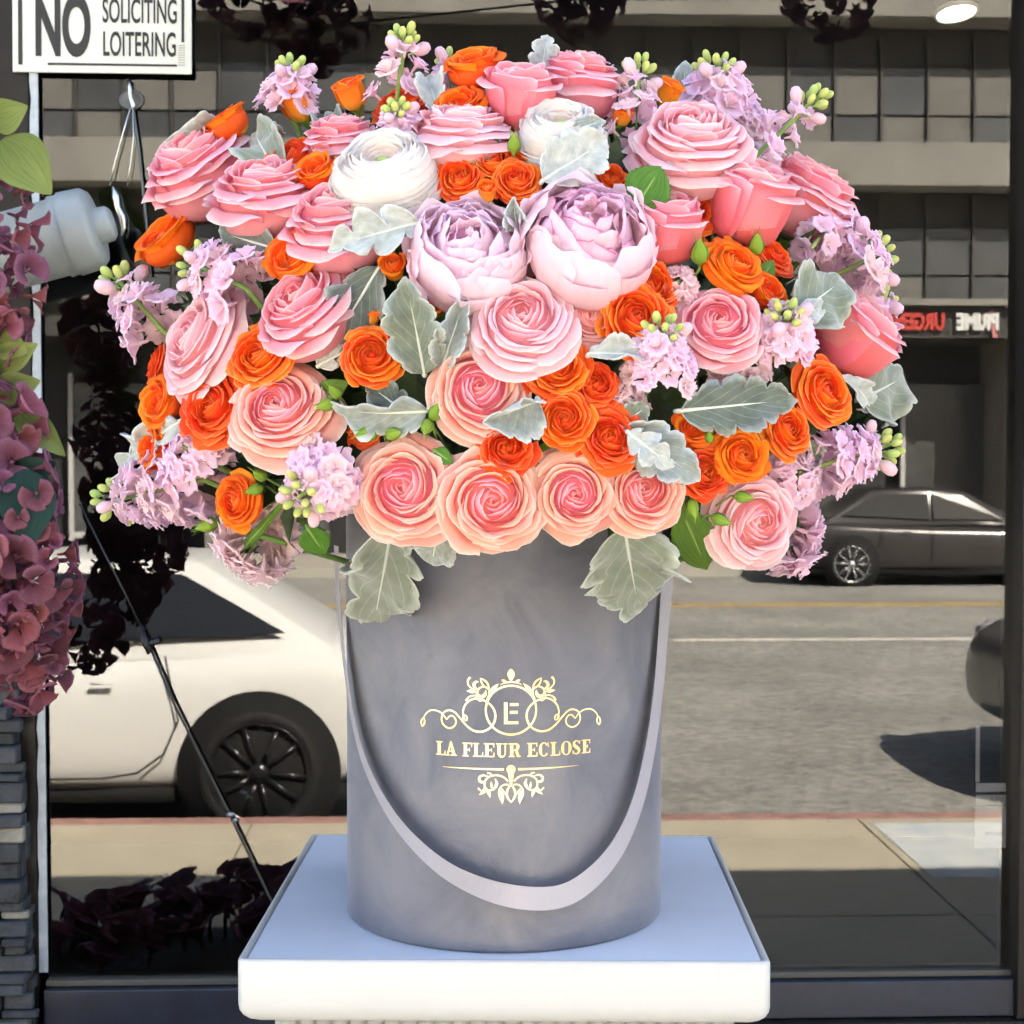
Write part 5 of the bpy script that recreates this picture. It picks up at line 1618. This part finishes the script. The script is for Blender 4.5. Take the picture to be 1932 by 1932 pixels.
LV = [
 (470, 285, 312, 262, 92, m_felt_s, 'big smooth pale green leaf at the outer edge above the pink rose', dict(deep=.02, lobes=2, curl=.18, k1=1.02, fold=.3)),
 (520, 320, 458, 222, 96, m_felt, 'grey felted leaf between the orange rose and the vermilion rose', dict(deep=.12, curl=.1)),
 (520, 470, 398, 432, 68, m_felt_d, 'dark grey felted leaf above the dense lilac stock', dict(deep=.15, k0=1.02, k1=1.08, curl=.15)),
 (790, 420, 622, 462, 92, m_felt_w, 'white deeply cut leaf over the large pink rose', dict(deep=.50, lobes=3, k0=1.06, k1=1.16, curl=.1, fold=.3)),
 (715, 505, 612, 672, 105, m_felt_d, 'dark lobed felted leaf behind the star shaped orange flower', dict(deep=.28, lobes=4, k0=1.0, k1=1.02, curl=.05)),
 (800, 705, 768, 520, 105, m_felt, 'tall curled grey green leaf beside the lilac peony', dict(deep=.20, lobes=4, k0=1.02, k1=1.12, curl=-.1, fold=.45)),
 (835, 690, 878, 558, 56, m_felt_s, 'narrow silver leaf folded upright under the lilac peony', dict(deep=.2, k0=1.02, k1=1.12, fold=.8)),
 (825, 672, 800, 612, 44, m_felt_d, 'small blue grey leaf in the dark gap under the peony', dict(deep=.15, k0=.98, k1=1.02)),
 (805, 775, 620, 792, 78, m_felt_s, 'silver leaf folded over the lime green buds', dict(deep=.25, lobes=3, k0=1.03, k1=1.10, roll=-.5, fold=.4)),
 (770, 782, 690, 722, 64, m_felt_d, 'dark grey leaf between orange spray rose and silver leaf', dict(deep=.3, lobes=3, k0=1.0, k1=1.03)),
 (1015, 755, 905, 795, 76, m_felt_s, 'cupped silver leaf over the swirled salmon rose', dict(deep=.18, lobes=4, k0=1.06, k1=1.14, fold=.8, curl=-.1, roll=-.6)),
 (1112, 668, 1250, 660, 46, m_felt_w, 'white rolled leaf between the large orange rose and the stock', dict(deep=.2, k0=1.06, k1=1.12, fold=.5, roll=-.4)),
 (1285, 775, 1512, 752, 104, m_felt_d, 'long dark grey lobed leaf above the amber rose', dict(deep=.25, lobes=5, k0=1.05, k1=1.13, curl=.08)),
 (1175, 808, 1325, 905, 98, m_felt_s, 'silver white leaf beside the rim peach rose', dict(deep=.22, lobes=4, k0=1.05, k1=1.12, curl=.1)),
 (1185, 815, 1268, 880, 62, m_felt_w, 'white cut leaf lying on the silver leaf beside the peach rose', dict(deep=.42, lobes=3, k0=1.09, k1=1.17, curl=.05)),
 (1505, 592, 1605, 518, 132, m_felt, 'round grey felted leaf beside the lilac stock with cream buds', dict(deep=.12, lobes=3, k0=1.04, k1=1.10, curl=.12, fold=.05)),
 (1500, 600, 1570, 572, 44, m_felt_w, 'small pale leaf under the round grey leaf', dict(deep=.1, k0=1.05, k1=1.09)),
 (1628, 752, 1722, 705, 140, m_felt, 'fan shaped pale green leaf at the outer edge under the closed pink bud', dict(deep=.12, lobes=3, k0=1.0, k1=1.06, curl=.08, fold=.02)),
 (1640, 770, 1622, 715, 46, m_felt_w, 'small white leaf behind the fan shaped leaf', dict(deep=.15, k0=1.0, k1=1.04)),
 (338, 795, 182, 902, 78, m_felt_w, 'white deeply cut leaf reaching outward under the orange roses', dict(deep=.45, lobes=3, k0=1.02, k1=1.12, curl=.1)),
 (738, 1000, 702, 1204, 152, m_felt, 'grey lobed leaf hanging over the box beneath the outer peach rose', dict(deep=.34, lobes=5, k0=1.02, k1=1.0, curl=-.02, fold=.06, wave=.04)),
 (828, 1000, 812, 1072, 78, m_felt_s, 'small rounded silver leaf hanging over the rim between peach roses', dict(deep=.05, k0=1.02, k1=1.05, curl=.05)),
 (1178, 995, 1205, 1158, 186, m_felt, 'broad grey lobed leaf hanging over the box beside the large green leaf', dict(deep=.32, lobes=5, k0=1.02, k1=1.02, curl=-.02, fold=.06, wave=.04)),
 (828, 218, 802, 122, 52, m_felt_w, 'folded cream leaf standing on the top rim beside the orange cup', dict(deep=.3, lobes=3, k0=.97, k1=1.03, fold=.7)),
 (1022, 158, 1030, 58, 52, m_felt_w, 'upright pale silver leaf on the top rim behind the pink roses', dict(deep=.35, lobes=3, k0=.97, k1=1.08, fold=.5)),
 (1025, 340, 1152, 258, 108, m_felt_w, 'cream white lobed leaf in front of the smaller ranunculus', dict(deep=.22, lobes=4, k0=1.05, k1=1.10, curl=.08)),
 (1080, 250, 1140, 222, 40, m_felt_s, 'small grey green leaf on the smaller ranunculus', dict(deep=.1, k0=1.06, k1=1.10)),
 (1288, 192, 1296, 116, 48, m_felt_s, 'blue grey leaf standing behind the red orange bud', dict(deep=.1, k0=.95, k1=1.0)),
 (1172, 165, 1150, 138, 44, m_felt_s, 'grey leaf tip behind the lilac pink rose', dict(deep=.1, k0=.95, k1=1.0)),
 (618, 262, 622, 168, 50, m_felt_d, 'grey leaf standing between two orange rosebuds', dict(deep=.12, k0=.96, k1=1.0)),
 (878, 300, 945, 262, 46, m_felt_d, 'grey leaf in front of the frilled pink rose', dict(deep=.1, k0=1.0, k1=1.03)),
 (975, 432, 968, 378, 44, m_felt_s, 'small curled grey leaf between the two peonies', dict(deep=.2, k0=1.02, k1=1.09, fold=.9)),
 (1180, 795, 1220, 768, 52, m_felt, 'grey lobed leaf behind the vermilion rose', dict(deep=.25, k0=1.02, k1=1.06)),
 (600, 690, 690, 640, 46, m_felt_w, 'white cut leaf under the orange spray rose', dict(deep=.4, lobes=3, k0=.98, k1=1.0)),
 (1525, 830, 1545, 900, 40, m_felt, 'grey leaf under the outer stock', dict(deep=.2, k0=.97, k1=1.0)),
]
for i, (u0, v0, u1, v1, w, m, lab, kw) in enumerate(LV):
    leaf(u0, v0, u1, v1, w, m, lab, seed=300 + i, **kw)
GL = [
 (1200, 390, 1252, 308, 92, 'serrated green rose leaf over the peony edge', dict(k0=1.05, k1=1.10)),
 (1285, 962, 1338, 1082, 88, 'large green serrated leaf hanging beside the broad grey leaf', dict(k0=1.0, k1=1.0, curl=.05)),
 (580, 995, 612, 1050, 62, 'green leaf hanging under the round lilac stock', dict(k0=.98, k1=1.0)),
 (1002, 905, 1040, 835, 62, 'green leaf between the vermilion rose and rim peach roses', dict(k0=1.0, k1=1.0)),
 (1425, 540, 1465, 488, 38, 'dark green leaf behind the amber rose', dict(k0=.98, k1=1.02)),
 (600, 752, 650, 722, 46, 'green leaf above the silver folded leaf', dict(k0=.98, k1=1.0)),
 (1270, 985, 1290, 950, 40, 'small green leaf at the rim below the silver white leaf', dict(k0=1.0, k1=1.02)),
 (455, 1040, 520, 965, 18, 'narrow green leaf against the pale crumpled stock', dict(k0=1.04, k1=1.06)),
 (820, 850, 850, 872, 34, 'small lime leaf between peach roses and green buds', dict(k0=1.03, k1=1.06)),
]
for i, (u0, v0, u1, v1, w, lab, kw) in enumerate(GL):
    leaf(u0, v0, u1, v1, w, m_green, lab, seed=400 + i, name='rose_leaf', kind='smooth', **kw)

# --- green rosebuds
def rosebud(u, v, hpx, du, dv, label, k=1.05, group=None):
    p = dome_hit(u, v, k)
    d = dome_hit(u + du * 30, v + dv * 30, k + .04) - p
    d.normalize()
    s = size_at(hpx, p) / 1.9
    t = tag(empty('rosebud', p - d * s * .8, d.to_track_quat('Z', 'Y'), s), label, 'rosebud', group)
    link('bud', RBUD, t)
    for i in range(5):
        o = link('sepal', SEP[i % 3], t); o.rotation_euler = (0, 0, 2 * math.pi * i / 5)
    root = t.matrix_basis.inverted() @ (p * .82 + STEM0 * .18)
    link('stem', MB().tube([Vector((0, 0, 0)), Vector((0, 0, -.5)), (root + Vector((0, 0, -.5))) * .5, root], [.13, .1, .1, .1], 8).mesh('stem', m_stem), t)
for (u, v, h, du, dv, lab) in [
 (970, 268, 46, 0, -1, 'green rosebud between the spray cluster and the smaller ranunculus'),
 (1320, 472, 62, 0, -1, 'long green rosebud beside the amber rose, nearer the peony'),
 (1428, 458, 52, .1, -1, 'green rosebud between the amber rose and the coral rose'),
 (1405, 938, 42, 1, .1, 'green rosebud lying over the light pink rose'),
 (1362, 982, 44, 1, .4, 'green rosebud lowest beside the large green leaf'),
 (1308, 962, 44, .3, 1, 'green rosebud under the vermilion rose by the rim'),
 (612, 765, 46, -1, .3, 'lime rosebud beside the pink rose with the dropped petal'),
 (630, 738, 42, -.6, -.6, 'lime rosebud nearest the orange spray rose'),
 (690, 818, 58, -1, .2, 'lime rosebud under the folded silver leaf'),
 (745, 818, 46, 1, -.2, 'lime rosebud beneath the fold of the silver leaf, above the peach rose'),
 (822, 775, 46, .4, -1, 'lime rosebud standing against the swirled salmon rose'),
 (805, 808, 46, -.3, .8, 'lime rosebud drooping between the peach rose and the swirled rose'),
 (388, 992, 50, -1, .3, 'green rosebud under the long low stock'),
 (488, 895, 44, -.6, -.3, 'green rosebud above the amber rose'),
 (478, 925, 40, -1, .3, 'green rosebud touching the amber rose'),
 (1338, 822, 34, 0, -1, 'olive green rosebud below the long dark grey leaf'),
]:
    rosebud(u, v, h, du, dv, lab)

# --- dark leafy filling between the stems, in the round
mb = MB()
fr = random.Random(77)
def dome_pt(th, ph, k):
    x, y, z = math.cos(th) * math.cos(ph), math.sin(th) * math.cos(ph), math.sin(ph)
    return Vector((BC.x + AX_ * x * k, BC.y + AY_ * y * k, BC.z + (AUP if z > 0 else ADN) * z * k))
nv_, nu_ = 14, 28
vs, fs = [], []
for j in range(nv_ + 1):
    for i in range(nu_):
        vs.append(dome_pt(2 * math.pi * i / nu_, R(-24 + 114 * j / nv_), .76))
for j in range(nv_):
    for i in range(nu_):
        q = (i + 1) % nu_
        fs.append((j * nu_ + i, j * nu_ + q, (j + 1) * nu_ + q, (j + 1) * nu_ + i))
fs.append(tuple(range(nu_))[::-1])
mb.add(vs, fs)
for i in range(1500):
    ph = math.asin(fr.uniform(-.38, 1)); th = fr.uniform(0, 2 * math.pi)
    p = dome_pt(th, ph, fr.uniform(.78, .90))
    n_ = dome_normal(p)
    y = (n_ * .6 + Vector((fr.uniform(-1, 1), fr.uniform(-1, 1), fr.uniform(-1, 1)))).normalized()
    x = y.cross(n_)
    if x.length < .05:
        continue
    x.normalize()
    l, w = fr.uniform(.026, .045), fr.uniform(.009, .016)
    z = x.cross(y)
    mb.add([p, p + y * l * .4 + x * w + z * .004, p + y * l, p + y * l * .4 - x * w + z * .004, p + y * l * .45 - z * .003], [(0, 1, 4), (1, 2, 4), (2, 3, 4), (3, 0, 4)], [(.5, 0), (1, .4), (.5, 1), (0, .4), (.5, .5)])
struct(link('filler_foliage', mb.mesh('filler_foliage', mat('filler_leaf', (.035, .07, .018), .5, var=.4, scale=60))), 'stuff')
tag(bpy.data.objects['filler_foliage'], 'dark green filler leaves packed between the flower stems', 'foliage')
# roses on the side turned to the window
for i in range(6):
    th = R(25 + 130 * ((i * .618) % 1)); ph = R(-8 + 66 * (i / 5))
    p = dome_pt(th, ph, 1.0)
    kd = ('pink%d' % (i % 4)) if i % 2 else ('spray%d' % (i % 4))
    rad = .036 if i % 2 else .024
    fc = (dome_normal(p) * .5 + (p - STEM0).normalized() * .5).normalized()
    t = tag(empty('pink_rose' if i % 2 else 'spray_rose', p - fc * rad * .6, fc.to_track_quat('Z', 'Y'), rad),
            'pink rose on the far side of the bouquet, turned to the window' if i % 2 else 'orange spray rose on the far side of the bouquet, turned to the window', 'rose', 'pink roses at the back' if i % 2 else 'orange roses at the back')
    for nm, me in KINDS[kd]:
        link(nm, me, t)

# ================================================================== silk garland on the pier
m_plum = petal_mat('plum_silk', [(0, (.05, .012, .022)), (.3, (.15, .045, .075)), (1, (.25, .10, .155))], .2, rough=.75, vein=.18, hue=.02)
m_rosy = petal_mat('rose_silk', [(0, (.06, .012, .016)), (.3, (.22, .055, .07)), (1, (.33, .12, .16))], .2, rough=.75, vein=.18, hue=.02)
BLO = [floret(60 + i, (m_plum, m_rosy)[i % 2], 4, cup=(.35, .75, .55, .95)[i], rip=.025) for i in range(4)]
m_oleaf = petal_mat('olive_silk_leaf', [(0, (.13, .16, .04)), (1, (.24, .28, .09))], .2, rough=.6, vein=.2, hue=.02)
m_dleaf = petal_mat('dark_silk_leaf', [(0, (.012, .035, .03)), (1, (.02, .055, .045))], .1, rough=.6, vein=.15, hue=.01)
SLEAF = [MB().add(*smooth_leaf(i, .26, .25, .25, 0)).mesh('leaf', m_oleaf) for i in range(2)]
DLEAF = MB().add(*smooth_leaf(5, .24, .1, .15, 0)).mesh('leaf', m_dleaf)
BTIP = [MB().lathe([(0, -.4), (.12, -.3), (.3, .1), (.34, .5), (.2, .9), (0, 1)], 8).mesh('bud', m_rosy)]
gr = random.Random(31)
def garland(label, base, clusters, extra_leaves, name='silk_garland'):
    t = tag(empty(name, base), label, 'garland')
    def put(nm, me, p, d, s):
        o = link(nm, me, t)
        o.rotation_mode = 'QUATERNION'
        o.location = p - t.location
        o.rotation_quaternion = d.to_track_quat('Z', 'Y') @ Quaternion((0, 0, 1), gr.uniform(0, 6.28))
        o.scale = (s,) * 3
    vine = [W(s, n, z) - t.location for (s, n, z, rs, rz, cnt) in clusters]
    top = W(clusters[0][0] - .35, clusters[0][1], clusters[0][2] + clusters[0][4] + .25) - t.location
    link('vine', MB().tube([top] + vine, .0022, 6).mesh('vine', m_dleaf), t)
    for (s, n, z, rs, rz, cnt) in clusters:
        c = W(s, n, z)
        for i in range(cnt):
            f = 1 - 2 * (i + .5) / cnt
            w = i * 2.39996
            rr = math.sqrt(1 - f * f)
            taper = 1 if f > 0 else (1 + .45 * f)
            d = (WT * rr * math.cos(w) + WN * rr * math.sin(w) + Vector((0, 0, f)))
            rad = gr.uniform(.78, 1.05)
            p = c + (WT * math.cos(w) * rr + WN * math.sin(w) * rr * .85) * rs * taper * rad + Vector((0, 0, f * rz * rad))
            dd = (d + Vector((gr.uniform(-.5, .5), gr.uniform(-.5, .5), gr.uniform(-.6, .2)))).normalized()
            put('blossom', gr.choice(BLO), p, dd, gr.uniform(.015, .033))
        for i in range(max(3, cnt // 5)):
            w = gr.uniform(0, 6.28)
            p = c + (WT * math.cos(w) + WN * math.sin(w)) * rs * .45 * gr.random() + Vector((0, 0, -rz * gr.uniform(.85, 1.12)))
            put('bud', BTIP[0], p, Vector((gr.uniform(-.4, .4), gr.uniform(-.4, .4), -1)), gr.uniform(.007, .012))
    for (u0, v0, u1, v1, n, w, dark) in extra_leaves:
        a, b_ = P(u0, v0, n), P(u1, v1, n + .03)
        y = b_ - a; L = y.length; y.normalize()
        x = y.cross((CAM - a).normalized()).normalized(); z = x.cross(y)
        o = link('leaf', DLEAF if dark else SLEAF[int(u1) % 2], t)
        o.rotation_mode = 'QUATERNION'
        o.location = a - t.location
        o.rotation_quaternion = Matrix((x, y, z)).transposed().to_quaternion()
        o.scale = (L * w, L, L)
    return t
def sz(u, v, n):
    return sn(u, v, n)
cl = []
for (u, v, n, rs, rz, cnt) in ((-24, 420, .33, .062, .09, 26), (-20, 545, .36, .062, .08, 24), (-12, 640, .36, .04, .05, 12), (-22, 830, .42, .066, .09, 34), (0, 975, .46, .086, .10, 50), (24, 1100, .46, .090, .09, 54), (36, 1195, .40, .066, .06, 28), (52, 1268, .22, .045, .05, 22)):
    s, z = sz(u, v, n)
    cl.append((s, n, z, rs, rz, cnt))
garland('plum and rose silk flower garland hanging over the stone pier', W(cl[0][0], .33, 1.0), cl,
        [(-20, 230, 40, 205, .36, 1.6, 0), (5, 262, 84, 352, .36, 1.5, 0), (-10, 690, 58, 655, .36, 1.2, 0), (-5, 740, 62, 722, .36, 1.4, 0), (30, 770, 112, 850, .40, .9, 0), (48, 885, 55, 1028, .50, 1.5, 1), (20, 905, 100, 875, .46, 1.2, 1), (-10, 640, 40, 660, .36, 1.6, 0)])
# garland along the window head
cl = []
for i, (u, dz) in enumerate(((400, .06), (565, .02), (1130, .06), (1700, .07))):
    s, z = sz(u, -20, .22)
    cl.append((s, .22 + .03 * (i % 2), z + dz + .045, .075, .065, 26))
garland('plum silk flower garland along the top of the window', W(0, .2, 2.8), cl, [], 'silk_garland')
# dark planter of maroon flowers below the window, seen in the glass
bk = tag(empty('flower_planter', W(-.70, .75, 0)), 'tall black planter of maroon flowers under the window, seen in the glass', 'planter')
bk.rotation_euler = (0, 0, YAW)
pb = link('planter_box', MB().box((-.30, -.20, 0), (.30, .20, .80)).mesh('planter_box', m_blk, False), bk); bevel(pb, .01, 2)
link('soil', MB().box((-.28, -.18, .801), (.28, .18, .815)).mesh('soil', m_dark, False), bk)
for i in range(64):
    u_, v_ = (i * .618) % 1, (i * .755) % 1
    o = link('blossom', BLO[i % 4], bk)
    o.rotation_mode = 'QUATERNION'
    o.location = (-.28 + .56 * u_, -.18 + .36 * v_, .81 + .06 * gr.random() + .09 * u_)
    o.rotation_quaternion = Vector((gr.uniform(-.6, .6), gr.uniform(-.6, .6), 1)).to_track_quat('Z', 'Y')
    o.scale = (gr.uniform(.04, .055),) * 3
    if i % 4 == 0:
        link('stem', MB().tube([(o.location.x, o.location.y, .80), o.location], .004, 5).mesh('stem', m_dleaf), bk)
